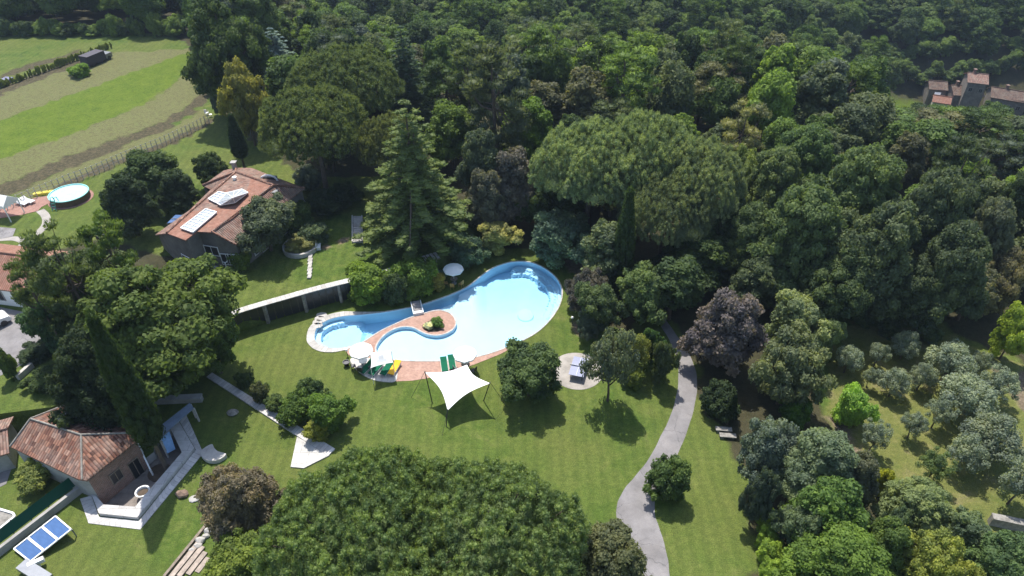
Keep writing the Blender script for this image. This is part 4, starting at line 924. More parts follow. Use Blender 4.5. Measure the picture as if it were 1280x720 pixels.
def region(px, py):
    col = 'behind the bright field' if px < 262 else 'behind the villa and its umbrella pines' if px < 470 else 'uphill from the great cedar' if px < 640 else 'behind the umbrella pine grove' if px < 900 else 'in the right-hand wood' if px < 1080 else 'near the farmhouse in the trees'
    row = 'high up' if py < 50 else 'halfway up' if py < 120 else 'low down' if py < 220 else 'in the near rank'
    return row + ' ' + col
NEAR = 262
for k, i in enumerate(order[:NEAR]):
    x, y = gx[i], gy[i]; px, py = PXc[i], PYc[i]
    ci = [0, 0, 1, 1, 1, 2, 2, 3, 3, 4, 5][rf.randint(11)]
    if px < 262: ci = [0, 0, 1, 1, 2, 4][rf.randint(6)]
    c_, cn = CLS[ci]; pn = rf.uniform() < (.30 if px < 500 else .15)
    W = rf.uniform(5.8, 9.2); Hh = rf.uniform(9, 14)
    if y < 92: Hh *= .72; W *= .85
    if px < 262: Hh = rf.uniform(11, 17)
    if 1100 < px < 1360 and y < 184:
        while project(x, y, HZ[i] + Hh * 1.15)[1] < (137 if px > 1150 else 131) and Hh > 3: Hh -= .5
    size = 'tall' if Hh > 11.5 else 'low'
    put_tree('pine' if pn else 'broad', x, y, W, Hh * (1.15 if pn else 1), c_, 'forest_pine' if pn else 'forest_tree', '%s %s %s %s' % (size, cn, 'pine' if pn else 'leafy crown', region(px, py)), 'tree', 'trees of the wooded valley')
rest = [i for i in order[NEAR:] if not (1100 < PXc[i] < 1360 and gy[i] < 184 and project(gx[i], gy[i], HZ[i] + 11)[1] < 137)]
# the far wood: one mass, its crowns set by a geometry-node scatter of the same crowns
N_ = len(rest); me = bpy.data.meshes.new('distant_woods'); me.from_pydata([(gx[i], gy[i], HZ[i]) for i in rest], [], [])
for nm, val in (('sw', rf.uniform(.78, 1.25, N_)), ('sh', rf.uniform(.70, 1.18, N_)), ('rz', rf.uniform(0, 6.28, N_))):
    a_ = me.attributes.new(nm, 'FLOAT', 'POINT'); a_.data.foreach_set('value', np.asarray(val, np.float32))
a_ = me.attributes.new('pick', 'INT', 'POINT'); a_.data.foreach_set('value', rf.choice([0, 1, 2, 3, 4, 5, 6], N_, p=[.18, .18, .17, .17, .16, .07, .07]).astype(np.int32))
me.materials.append(M_MASS)
woods = link_mesh('distant_woods', me); tag(woods, kind='stuff')
srcs = []
for kd in ('broad', 'pine'):
    for v, pr in enumerate(PROTO[kd]):
        s_ = next((o for o in bpy.data.objects if o.type == 'MESH' and o.data == pr[3]), None)
        if s_: srcs.append(s_)
srcs = srcs[:5] + srcs[5:7]
ng = bpy.data.node_groups.new('far_wood', 'GeometryNodeTree'); ng.interface.new_socket('Geometry', in_out='INPUT', socket_type='NodeSocketGeometry'); ng.interface.new_socket('Geometry', in_out='OUTPUT', socket_type='NodeSocketGeometry')
gi, go = ng.nodes.new('NodeGroupInput'), ng.nodes.new('NodeGroupOutput')
g2i = ng.nodes.new('GeometryNodeGeometryToInstance')
for s_ in reversed(srcs):
    oi = ng.nodes.new('GeometryNodeObjectInfo'); oi.transform_space = 'ORIGINAL'; oi.inputs['Object'].default_value = s_
    sm_ = ng.nodes.new('GeometryNodeSetMaterial'); sm_.inputs['Material'].default_value = M_MASS; ng.links.new(oi.outputs['Geometry'], sm_.inputs[0])
    k1 = ng.nodes.new('GeometryNodeGeometryToInstance'); ng.links.new(sm_.outputs[0], k1.inputs[0]); srcs[srcs.index(s_)] = k1
jn = ng.nodes.new('GeometryNodeJoinGeometry')
for k1 in reversed(srcs): ng.links.new(k1.outputs[0], jn.inputs[0])
iop = ng.nodes.new('GeometryNodeInstanceOnPoints'); iop.inputs['Pick Instance'].default_value = True
ng.links.new(gi.outputs[0], iop.inputs['Points']); ng.links.new(jn.outputs[0], iop.inputs['Instance'])
def named(nm, t):
    n_ = ng.nodes.new('GeometryNodeInputNamedAttribute'); n_.data_type = t; n_.inputs[0].default_value = nm
    return n_.outputs[0]
ng.links.new(named('pick', 'INT'), iop.inputs['Instance Index'])
cx3 = ng.nodes.new('ShaderNodeCombineXYZ'); sw_ = named('sw', 'FLOAT'); ng.links.new(sw_, cx3.inputs[0]); ng.links.new(sw_, cx3.inputs[1]); ng.links.new(named('sh', 'FLOAT'), cx3.inputs[2]); ng.links.new(cx3.outputs[0], iop.inputs['Scale'])
rx3 = ng.nodes.new('ShaderNodeCombineXYZ'); ng.links.new(named('rz', 'FLOAT'), rx3.inputs[2]); ng.links.new(rx3.outputs[0], iop.inputs['Rotation'])
ng.links.new(iop.outputs[0], go.inputs[0])
md = woods.modifiers.new('far_wood', 'NODES'); md.node_group = ng
print('forest trees', len(gx), 'individuals', NEAR, 'mass', N_, 'heroes', nh)
# ================================================================== built things
def S2(v, z=None): return Vector((v[0], v[1], z if z is not None else 0))
def panel(mb, pts, t=.16):
    """a slab following the outline pts, thickness t downwards"""
    pts = [Vector(p) for p in pts]; n = Vector((0, 0, 0))
    for i in range(len(pts)): n += pts[i - 1].cross(pts[i])
    if n.z < 0: pts = pts[::-1]
    lo = [p - Vector((0, 0, t)) for p in pts]; mb.poly(pts); mb.poly(lo[::-1])
    for i in range(len(pts)): j = (i + 1) % len(pts); mb.poly([lo[i], lo[j], pts[j], pts[i]])
def skirt(mb, outline, zb, inset=.35, drop=.2):
    c = sum((Vector(p) for p in outline), Vector()) / len(outline)
    q = []
    for p in outline:
        p = Vector(p); d = (c - p); d.z = 0; d.normalize(); q.append(p + d * inset - Vector((0, 0, drop)))
    for i in range(len(q)):
        a, b = q[i], q[(i + 1) % len(q)]; mb.poly([(a.x, a.y, zb), (b.x, b.y, zb), b, a])
    return q
class Plane:
    def __init__(s, a, b, c): s.a = Vector(a); s.n = (Vector(b) - s.a).cross(Vector(c) - s.a).normalized()
    def at(s, px, py, off=0.0):
        d = Vector(ray(px, py)); o = Vector((0, 0, CAM_H)); n = s.n if s.n.z > 0 else -s.n; a = s.a + n * off
        return o + d * ((a - o).dot(n) / d.dot(n))
def window_on(parent, a, b, t, zc, w, h, frame=M_WHITE, glass=M_DARK, org=None, name='window'):
    """a framed window on the wall from a to b (xy), at fraction t"""
    a, b = Vector((a[0], a[1])), Vector((b[0], b[1])); d = (b - a).normalized(); c = a.lerp(b, t); nrm = Vector((d.y, -d.x))
    X = Vector((d.x, d.y, 0)); Nn = Vector((nrm.x, nrm.y, 0))
    mb = MB(org).mat(glass); cc = Vector((c.x, c.y, zc)) + Nn * .02
    mb.box(cc, (w, .06, h), ax=(X, Nn, Vector((0, 0, 1)))); mb.mat(frame)
    for s_ in (-1, 1):
        mb.box(cc + X * (s_ * w / 2) + Nn * .03, (.08, .08, h + .16), ax=(X, Nn, Vector((0, 0, 1)))); mb.box(cc + Vector((0, 0, s_ * h / 2)) + Nn * .032, (w, .084, .08), ax=(X, Nn, Vector((0, 0, 1))))
    mb.box(cc + Nn * .03, (.05, .07, h), ax=(X, Nn, Vector((0, 0, 1))))
    return mb.build(name, None, parent)

# ------------------------------------------------------------------ retaining wall of the terrace
wp = [P(278, 398, TZ), P(300, 390, TZ), P(330, 381, TZ), P(360, 372.5, TZ), P(388, 364.5, TZ), P(415, 357.5, TZ), P(440, 351.5, TZ), P(470, 344, TZ), P(505, 335, TZ)]
wp = smooth_loop([(p.x, p.y) for p in wp], 3, False)
t = empty('retaining_wall', (wp[8][0], wp[8][1], 0), 'curved stone retaining wall with wide pale coping along the upper lawn', 'wall'); org = t.location
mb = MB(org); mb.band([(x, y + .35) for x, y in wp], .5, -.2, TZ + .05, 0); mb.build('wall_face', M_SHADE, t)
mb = MB(org); mb.band([(x, y + .15) for x, y in wp], .85, TZ + .052, TZ + .13, 0); mb.build('coping', M_CAP, t)
mb = MB(org)
for k in range(1, len(wp) - 1, 5): mb.box((wp[k][0], wp[k][1] - .12, TZ / 2), (.3, .4, TZ + .1))
mb.build('pillar', M_WALLST, t)
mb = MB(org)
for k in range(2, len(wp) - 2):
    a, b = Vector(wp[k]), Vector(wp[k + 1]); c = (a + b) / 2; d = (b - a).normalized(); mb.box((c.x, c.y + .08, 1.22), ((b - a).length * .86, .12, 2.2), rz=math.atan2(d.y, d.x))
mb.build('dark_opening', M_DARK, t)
a, b = P(505, 331, 2.7), P(548, 318.5, 2.7); t = empty('slatted_canopy', a, 'slatted pale canopy in the shade at the right end of the upper lawn', 'canopy')
mb = MB(a); dd = (b - a); L = dd.length; d = dd.normalized(); nn = Vector((-d.y, d.x, 0))
for k in range(9): c = a + d * (L * (k + .5) / 9); mb.bar(c - nn * .65, c + nn * .65, .34, .07)
mb.build('slat', M_STONE, t); mb = MB(a)
for s_ in (-.6, .6): mb.bar(a + nn * s_ - Vector((0, 0, .1)), b + nn * s_ - Vector((0, 0, .1)), .12, .12)
mb.build('beam', M_WOOD, t)
for e_ in (a + d * .3, b - d * .3): mb = MB(a); mb.box((e_.x, e_.y - .4, 1.25), (.16, .16, 2.6)); mb.build('post', M_WOOD, t)

# small pieces on the upper lawn
t = P(446, 270, TZ); a, b = P(446.5, 271, TZ), P(447, 304, TZ)
mb = MB((b.x, b.y, TZ)); n_ = 12
for k in range(n_):
    c = b.lerp(a, (k + .5) / n_); mb.box((c.x, c.y, TZ + .08 - .0 * k), (1.0, (a - b).length / n_ * .8, .16))
for s_ in (-.62, .62): mb.bar((a.x + s_, a.y, TZ + .1), (b.x + s_, b.y, TZ + .1), .16, .34)
tag(mb.build('stone_steps', M_STONE), 'flight of pale stone steps in the lawn left of the great cedar', 'steps')
a, b = P(388.7, 312, TZ), P(387, 349, TZ); mb = MB(b)
for k in range(9):
    c = b.lerp(a, (k + .5) / 9); mb.box((c.x, c.y, TZ + .09), (.42 + .06 * (k % 3), (a - b).length / 9 * .93, .24), rz=.03 * (k % 2))
tag(mb.build('stone_kerb', M_STONE), 'narrow pale stone edging running down the upper lawn', 'kerb')
for lb, (qx, qy) in (('white garden bench at the head of the stone edging, left one', (394, 308)), ('white garden bench at the head of the stone edging, right one', (399, 309))):
    p = P(qx, qy, TZ); t = empty('garden_bench', p, lb, 'bench', 'white benches of the upper lawn', rz=.2)
    mb = MB(); mb.box((0, 0, .43), (.5, 1.6, .07)); mb.build('seat', M_WHITE, t)
    mb = MB(); mb.box((-.26, 0, .7), (.06, 1.6, .45)); mb.build('backrest', M_WHITE, t)
    for s_ in (-.65, .65): mb = MB(); mb.box((0, s_, .195), (.46, .08, .39)); mb.build('leg', M_WHITE, t)
c = P(376, 311, TZ); mb = MB((c.x, c.y, TZ)); mb.lathe((c.x, c.y, TZ), [(2.1, -.1), (2.1, .55), (1.8, .55), (1.8, .35)], 30); mb.mat
tag(mb.build('round_planter', M_STONE), 'round low stone planter beside the villa lawn', 'planter')
for k, (qx, qy) in enumerate([(402, 394), (400, 398.5), (397.5, 403), (396.5, 407)]):
    p = P(qx, qy, 0); mb = MB((p.x, p.y, 0)); mb.lathe((p.x, p.y, 0), [(.48, -.02), (.5, .05), (.44, .07), (.001, .07)], 7, smooth=False, sx=1.3)
    tag(mb.build('stepping_stone', M_STONE), ['highest', 'second highest', 'third', 'lowest'][k] + ' flat stepping stone between retaining wall and pool', 'stepping stone', 'stepping stones')

# ------------------------------------------------------------------ the villa
ZV = lambda x, y: (190 + x / 5.143, 195 + y / 5.143)
PV = lambda x, y, z: P(*ZV(x, y), z)
K1a, K2a, K2b = PV(540, 105, 7.5), PV(780, 190, 8.3), PV(385, 490, 7.9)
PA = Plane(K1a, K2a, K2b); A_ = lambda x, y, o=0: PA.at(*ZV(x, y), o)
K1b = A_(250, 357)
villa = empty('villa', (K1b.x, K1b.y, TZ), 'large villa with patched terracotta roof and glass skylights above the upper lawn', 'house'); org = villa.location
Eo = {k: PV(*v) for k, v in dict(e1=(540, 572, 6.3), e2=(592, 520, 6.4), e3=(870, 292, 6.6), e4=(980, 206, 6.7), e5=(762, 124, 6.9), e6=(640, 76, 6.1), e7=(540, 76, 6.2), e8=(462, 92, 6.0), e9=(326, 190, 5.6), e10=(376, 216, 5.6), e11=(240, 348, 5.3), e12=(20, 506, 4.6)).items()}
f1, f2, f3 = A_(95, 496), A_(215, 541), A_(290, 486)
mb = MB(org).mat(M_ROOF_OLD)
panel(mb, [K1a, A_(640, 130), A_(590, 290), A_(455, 335), K1b])
panel(mb, [K2a, Eo['e4'], Eo['e3'], Eo['e2'], Eo['e1'], K2b])
panel(mb, [K1a, Eo['e7'], Eo['e6'], Eo['e5'], K2a, A_(640, 130)]); panel(mb, [Eo['e5'], Eo['e4'], K2a])
panel(mb, [Eo['e9'], K1a, Eo['e7'], Eo['e8']]); panel(mb, [Eo['e9'], Eo['e10'], K1a])
panel(mb, [K1a, Eo['e10'], Eo['e11'], K1b]); panel(mb, [K1b, Eo['e11'], Eo['e12'], f1])
mb.mat(M_ROOF_NEW)
panel(mb, [A_(640, 130), K2a, A_(515, 400), K2b, f3, A_(415, 360), A_(455, 335), A_(590, 290)])
panel(mb, [K1b, A_(455, 335), A_(415, 360), f3, f2, f1])
mb.mat(M_ROOF_BIG)
for a, b in ((K1a, K2a), (K2a, K2b), (K1a, K1b), (K1b, f1), (K1a, Eo['e9']), (K2a, Eo['e4']), (K2b, Eo['e1']), (K1a, Eo['e7'])):
    mb.tube([a + Vector((0, 0, .05)), b + Vector((0, 0, .05))], .15, 6)
roof = mb.build('roof', None, villa)
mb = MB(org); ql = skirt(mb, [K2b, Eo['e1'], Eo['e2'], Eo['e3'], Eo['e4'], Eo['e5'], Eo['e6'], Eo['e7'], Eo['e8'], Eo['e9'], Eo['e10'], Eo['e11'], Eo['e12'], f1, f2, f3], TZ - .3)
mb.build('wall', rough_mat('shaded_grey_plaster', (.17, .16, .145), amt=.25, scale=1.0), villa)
for (i, j, tt, zc, w, h) in ((0, 1, .3, 4.0, 1.3, 1.5), (0, 1, .7, 4.0, 1.3, 1.5), (15, 0, .5, 5.0, 1.8, 1.2), (14, 13, .5, 3.9, 1.4, 1.3), (1, 2, .5, 3.9, 1.2, 1.4), (2, 3, .2, 3.8, 1.3, 1.6), (2, 3, .5, 3.8, 1.3, 1.6), (2, 3, .85, 3.6, 1.4, 2.0)):
    a, b = ql[i], ql[j]
    if i > j and i < 15: a, b = b, a
    window_on(villa, a, b, tt, zc, w, h, org=org)
def skylight(pts, cols, name='skylight', bars=True):
    mb = MB(org).mat(M_GLASS); panel(mb, [A_(x, y, .22) for x, y in pts], .18); mb.mat(M_WHITE)
    q = [A_(x, y, .26) for x, y in pts]
    for i in range(4): mb.bar(q[i], q[(i + 1) % 4], .12, .12)
    if bars:
        for k in range(1, cols): mb.bar(q[0].lerp(q[1], k / cols), q[3].lerp(q[2], k / cols), .06, .06)
        mb.bar(q[0].lerp(q[3], .5), q[1].lerp(q[2], .5), .06, .06)
    mb.build(name, None, roof)
skylight([(185, 462), (345, 340), (415, 360), (262, 490)], 8)
skylight([(362, 275), (428, 230), (478, 240), (412, 300)], 4)
base_ = [(417, 302), (478, 238), (578, 213), (618, 236), (532, 300), (440, 316)]
q = [A_(x, y, .35) for x, y in base_]; ap = A_(520, 268, 1.25); mb = MB(org).mat(M_WHITE)
for i in range(6): mb.poly([A_(*base_[i], -.02), A_(*base_[(i + 1) % 6], -.02), q[(i + 1) % 6], q[i]][::-1])
mb.mat(M_GLASS)
for i in range(6): mb.poly([q[i], q[(i + 1) % 6], ap][::-1])
mb.mat(M_WHITE)
for i in range(6): mb.bar(q[i], q[(i + 1) % 6], .1, .1); mb.bar(q[i], ap, .07, .07); mb.bar(q[i].lerp(q[(i + 1) % 6], .5), ap, .04, .04)
lan = mb.build('roof_lantern', None, roof)
c = PV(530, 66, 6.6); mb = MB(org); mb.box(c + Vector((0, 0, .0)), (.5, .5, 1.1)); mb.box(c + Vector((0, 0, .62)), (.75, .75, .12)); mb.build('chimney', M_GREYST, roof)
c = A_(533, 152); mb = MB(org); mb.lathe(c, [(.22, -.1), (.22, .35), (.3, .4), (.001, .52)], 10); mb.build('vent', M_WHITE, roof)
c = PV(750, 150, 7.5); mb = MB(org).mat(M_WHITE)
mb.tube([c + Vector((1.1 * math.cos(t_), .0, .9 * math.sin(t_) - .3)) for t_ in np.linspace(0, math.pi, 9)], .12, 6); mb.mat(M_DARK); mb.box(c + Vector((0, .3, -.1)), (1.9, .5, .7)); mb.build('dormer', None, roof)
c = PV(788, 240, 7.6); mb = MB(org).mat(M_METAL); mb.box(c, (.9, .8, .7)); mb.mat(M_DARK); mb.box(c + Vector((0, -.42, 0)), (.7, .05, .5)); mb.build('dormer', None, roof)
# awning and terrace at the east end, glazed stair canopy at the front
q = [PV(922, 258, 4.6), PV(998, 292, 4.2), PV(990, 316, 3.9), PV(930, 288, 4.3)]; mb = MB(org); panel(mb, q, .05); mb.build('awning', M_CLOTH, villa)
q = [PV(425, 655, 3.6), PV(500, 572, 4.6), PV(547, 598, 4.6), PV(470, 690, 3.6)]; cn = empty('stair_canopy', (q[0].x, q[0].y, TZ), 'dark glazed canopy with white rails over the villa stair', 'canopy'); mb = MB(q[0]); mb2 = MB((q[0].x, q[0].y, TZ)).mat(M_DMETAL); panel(mb2, q, .05); mb2.mat(M_WHITE)
for i in range(4): mb2.bar(q[i], q[(i + 1) % 4], .09, .09)
mb2.build('glazing', None, cn)
for p in q: mb = MB((q[0].x, q[0].y, TZ)); mb.box((p.x, p.y, (p.z + TZ) / 2 - .03), (.08, .08, p.z - TZ)); mb.build('post', M_WHITE, cn)
q = [PV(385, 712, TZ), PV(430, 680, TZ), PV(470, 695, TZ), PV(400, 735, TZ)]; mb = MB(q[0]); mb.prism([(p.x, p.y) for p in q], TZ - .1, TZ + .3); tag(mb.build('stone_landing', M_STONE), 'pale stone landing at the foot of the villa stair', 'landing')
q = [PV(628, 668, TZ), PV(735, 585, TZ), PV(770, 555, TZ), PV(775, 575, TZ), PV(640, 682, TZ)]; mb = MB(q[0]); mb.prism([(p.x, p.y) for p in q], TZ - .1, TZ + .22); tag(mb.build('terrace_edge', M_STONE), 'pale stone terrace edge under the grey-green tree at the villa', 'terrace')
q = [PV(96, 432, 4.2), PV(150, 378, 4.4), PV(246, 381, 4.5), PV(200, 418, 4.2)]; sp_ = empty('solar_roof', (q[0].x, q[0].y, TZ), 'blue solar roof of the lean-to at the villa west end', 'solar panel'); mb = MB((q[0].x, q[0].y, TZ)).mat(M_SOLAR); panel(mb, q, .08); mb.mat(M_METAL); mb.bar(q[0].lerp(q[1], .5) + Vector((0, 0, .03)), q[3].lerp(q[2], .5) + Vector((0, 0, .03)), .06, .05); mb.bar(q[0].lerp(q[3], .5) + Vector((0, 0, .035)), q[1].lerp(q[2], .5) + Vector((0, 0, .035)), .06, .05); mb.build('panel', None, sp_)
for p in q: mb = MB((q[0].x, q[0].y, TZ)); mb.box((p.x, p.y, (p.z + TZ) / 2 - .08), (.1, .1, p.z - TZ)); mb.build('post', M_WOOD, sp_)

# ------------------------------------------------------------------ generic gabled building (front eave given from left to right)
def gable(name, label, a, b, depth, zb, rise, wallm, roofm, group=None, cat='house', wins=(), chim=None, over=.35, ratio=.5):
    a, b = Vector(a), Vector(b); d = (b - a); d.z = 0; L = d.length; d.normalize(); n = Vector((-d.y, d.x, 0)); ze = a.z
    t = empty(name, (a.x, a.y, zb), label, cat, group); og = t.location
    A, B = a - d * over, b + d * over; r1, r2 = A + n * depth * ratio + Vector((0, 0, rise)), B + n * depth * ratio + Vector((0, 0, rise)); c1, c2 = A + n * (depth + over), B + n * (depth + over)
    A2, B2 = A - n * over * .8, B - n * over * .8
    mb = MB(og).mat(roofm); panel(mb, [A2, B2, r2, r1], .14); panel(mb, [r1, r2, c2, c1], .14); mb.tube([r1 + Vector((0, 0, .04)), r2 + Vector((0, 0, .04))], .13, 6); rf_ = mb.build('roof', None, t)
    mb = MB(og); p = [a, b, b + n * depth, a + n * depth]
    for i in range(4): q, r = p[i], p[(i + 1) % 4]; mb.poly([(q.x, q.y, zb), (r.x, r.y, zb), (r.x, r.y, ze - .05), (q.x, q.y, ze - .05)])
    for q, r in ((b, b + n * depth), (a + n * depth, a)): m_ = q.lerp(r, ratio if q is b else 1 - ratio); mb.poly([(q.x, q.y, ze - .05), (r.x, r.y, ze - .05), (m_.x, m_.y, ze + rise - .15)])
    mb.build('wall', wallm, t)
    for tt, zc, w, h in wins: window_on(t, a, b, tt, zc, w, h, org=og, frame=M_GREYST)
    if chim is not None:
        c = r1.lerp(r2, chim); mb = MB(og); mb.box(c + Vector((0, .4, .3)), (.6, .6, 1.3)); mb.box(c + Vector((0, .4, .98)), (.8, .8, .1)); mb.build('chimney', M_BRICK, rf_)
    return t
ZF = lambda x, y: (1150 + x / 9.846, 80 + y / 9.846)
PF = lambda x, y, z: P(*ZF(x, y), z)
gf = -31.5
gable('farm_tower', 'tallest stone farm building with orange tiled roof among the trees', PF(600, 222, -20.5), PF(828, 248, -20.5), 6.5, gf, 1.5, M_FARM, M_ROOF_OLD, 'farm buildings in the valley', 'building', wins=((.25, -22.5, .9, 1.1), (.8, -22.5, .9, 1.1)), chim=.35)
gable('farm_wing', 'long low farm wing in front of the stone tower house', PF(425, 380, -25), PF(775, 395, -25), 6, gf, 1.7, M_FARM, M_ROOF_FARM, 'farm buildings in the valley', 'building', wins=((.3, -27, 1.1, 1.2), (.6, -27, 1, 1.2)), chim=.2)
gable('farm_barn', 'dull tiled shed at the left end of the farm', PF(125, 306, -25), PF(330, 322, -25), 5, gf, 1.5, M_FARM, M_ROOF_FARM, 'farm buildings in the valley', 'building')
gable('farm_shed', 'small farm shed with bright orange roof below the others', PF(165, 462, -26.5), PF(362, 492, -26.5), 4, gf - 1, 1.2, M_STUCCO, M_ROOF_NEW, 'farm buildings in the valley', 'building', wins=((.4, -28, .9, 1),))
gable('farm_house', 'long farmhouse with dark tiled roof at the right edge', PF(885, 408, -25), PF(1330, 482, -25.4), 6.5, gf, 1.8, M_FARM, M_ROOF_FARM, 'farm buildings in the valley', 'building', wins=((.12, -27.2, 1, 1.2), (.35, -27.2, 1, 1.2), (.55, -27.2, 1, 1.2), (.8, -27.2, 1, 1.2)), chim=.42)
q = [PF(185, 345, -25.5), PF(262, 352, -25.5), PF(235, 412, -26), PF(165, 402, -26)]; mb = MB(q[0]); panel(mb, q, .1)
for p in q: mb.box((p.x, p.y, (p.z + gf) / 2), (.12, .12, p.z - gf - .1))
tag(mb.build('metal_carport', M_METAL), 'pale metal carport between the farm sheds', 'carport')
# house with the red roof behind the pines at left
gable('roadside_house', 'white house with red tiled roof behind the ragged pines at the left edge', P(-60, 352, 5.0), P(66, 368, 5.0), 7, TZ - .2, 1.9, M_WHITE, M_ROOF_NEW, wins=((.42, 3.9, 1.2, 1.3), (.62, 3.9, 1.2, 1.3), (.85, 3.9, 1.2, 1.3)), chim=.7)
# ------------------------------------------------------------------ tiled outbuilding and its sunken courtyard
ZO = lambda x, y, z: P(x / 3, 480 + y / 3, z)
C3 = lambda x, y, z=0: P(90 + x / 3.6, 480 + y / 3.6, z)
e1, e2, e3, e4, e5, e6 = ZO(38, 235, 2.9), ZO(290, 356, 2.9), ZO(325, 362, 2.9), ZO(520, 207, 2.9), ZO(480, 160, 2.9), ZO(243, 80, 2.9)
r1, r2, r3 = ZO(115, 131, 4.3), ZO(305, 191, 4.4), ZO(490, 184, 3.5)
ob = empty('outbuilding', (e2.x, e2.y, 0), 'small outbuilding with weathered barrel tiled hip roof beside the sunken courtyard', 'building'); org = ob.location
mb = MB(org).mat(M_ROOF_BIG)
panel(mb, [e1, e2, r2, r1]); panel(mb, [e2, e3, r2]); panel(mb, [e3, e4, r3, r2]); panel(mb, [r3, e4, e5]); panel(mb, [r1, r2, r3, e5, e6]); panel(mb, [e6, e1, r1])
mb.mat(M_WALLST)
for a, b in ((r1, r2), (r2, r3), (r2, e2.lerp(e3, .5)), (r1, e1), (r1, e6)): mb.tube([a + Vector((0, 0, .05)), b + Vector((0, 0, .03))], .085, 6)
obr = mb.build('roof', None, ob)
c = ZO(243, 137, 4.1); mb = MB(org); mb.box(c, (.5, .5, .9)); mb.box(c + Vector((0, 0, .52)), (.75, .75, .12)); mb.build('chimney', M_METAL, obr)
mb = MB(org); q = skirt(mb, [e1, e2, e3, e4, e5, e6], -1.2, .3, .1); me_ = mb; mb.build('wall', M_GREYST, ob)
a, b = q[2], q[3]; nn = Vector(((b - a).y, -(b - a).x, 0)).normalized() * .03
mb = MB(org); mb.poly([Vector((a.x, a.y, -1.2)) + nn, Vector((b.x, b.y, -1.2)) + nn, Vector((b.x, b.y, b.z)) + nn, Vector((a.x, a.y, a.z)) + nn]); mb.build('brick_face', M_BRICK, ob)
a2, b2 = a + nn, b + nn
window_on(ob, a2, b2, .42, .9, 1.0, 1.2, org=org, frame=M_WOOD); window_on(ob, a2, b2, .78, .1, 1.0, 2.1, org=org, frame=M_WOOD, name='door')
window_on(ob, q[0], q[1], .35, 1.5, .9, .9, org=org, frame=M_GREYST)
mb = MB(org); pts = [a2 + Vector((0, 0, -.1)) + nn * 4, b2 + Vector((0, 0, -.1)) + nn * 4]; mb.tube(pts, .07, 6); mb.build('gutter', M_DMETAL, ob)

FL = -.9
CW = empty('courtyard', (C3(300, 450).x, C3(300, 450).y, 0), 'sunken paved courtyard edged with pale stone in front of the brick wall', 'courtyard'); org = CW.location
mb = MB(org); mb.prism(list(COURT), FL - .2, FL); mb.build('paved_floor', slab_mat('courtyard_paving', (.22, .19, .17), .5, .5, amt=.2), CW)
mb = MB(org)
CC = COURT if sum(p_[0] * q_[1] - q_[0] * p_[1] for p_, q_ in zip(COURT, COURT[1:] + COURT[:1])) > 0 else COURT[::-1]
for i in range(len(CC)): a, b = CC[i], CC[(i + 1) % len(CC)]; mb.poly([(b[0], b[1], FL), (a[0], a[1], FL), (a[0], a[1], .02), (b[0], b[1], .02)])
mb.build('side_wall', M_STONE, CW)
ring1 = [C3(*k) for k in ((92, 500), (96, 494), (150, 554), (290, 564), (500, 319), (446, 207), (482, 172), (555, 298), (300, 612), (128, 594))]
mb = MB(org)
for loop in ([0, 1, 2, 9], [2, 3, 8, 9], [3, 4, 7, 8], [4, 5, 6, 7]):
    mb.prism([tuple(ring1[k])[:2] for k in loop], -.05, .38)
mb.build('stone_bench', slab_mat('smooth_slabs', (.50, .48, .46), 1.4, 1.2, amt=.1), CW)
ring2 = [C3(*k) for k in ((36, 518), (75, 628), (308, 656), (592, 312), (604, 286), (512, 133), (484, 168), (558, 298), (302, 617), (122, 598), (88, 503))]
mb = MB(org)
def strip_poly(mb, a, b, c, d, z, zb=-.05):
    """a-b and d-c run along; uv along the strip"""
    L = ((b - a).length + (c - d).length) / 2; W = ((d - a).length + (c - b).length) / 2
    T_ = [Vector((p.x, p.y, z)) for p in (a, b, c, d)]; uv = [(0, 0), (L, 0), (L, W), (0, W)]
    n = (T_[1] - T_[0]).cross(T_[2] - T_[0]).z
    if n < 0: T_ = T_[::-1]; uv = uv[::-1]
    mb.poly(T_, uvs=uv); B_ = [Vector((p.x, p.y, zb)) for p in T_]
    for i in range(4): j = (i + 1) % 4; mb.poly([B_[i], B_[j], T_[j], T_[i]])
for (i, j, k, l) in ((0, 1, 9, 10), (1, 2, 8, 9), (2, 3, 7, 8), (3, 5, 6, 7)): strip_poly(mb, ring2[i], ring2[j], ring2[k], ring2[l], .05)
mb.build('slab_border', M_WALK, CW)
c = C3(395, 400, FL); mb = MB(org); mb.lathe(c, [(.95, -.05), (1.0, .12), (.001, .14)], 14); mb.build('planting_soil', M_SOIL, CW)
# round tub
c = C3(322, 492, FL + .4); t = empty('round_tub', (c.x, c.y, FL), 'round white-rimmed tub in the sunken courtyard', 'tub'); mb = MB(); mb.lathe((0, 0, 0), [(.42, 0), (.55, .6), (.62, .72), (.5, .72), (.45, .3), (.001, .28)], 20); mb.build('rim', M_WHITE, t); mb = MB(); mb.lathe((0, 0, 0), [(.455, .5), (.001, .52)], 16); mb.build('soil', M_SOIL, t)
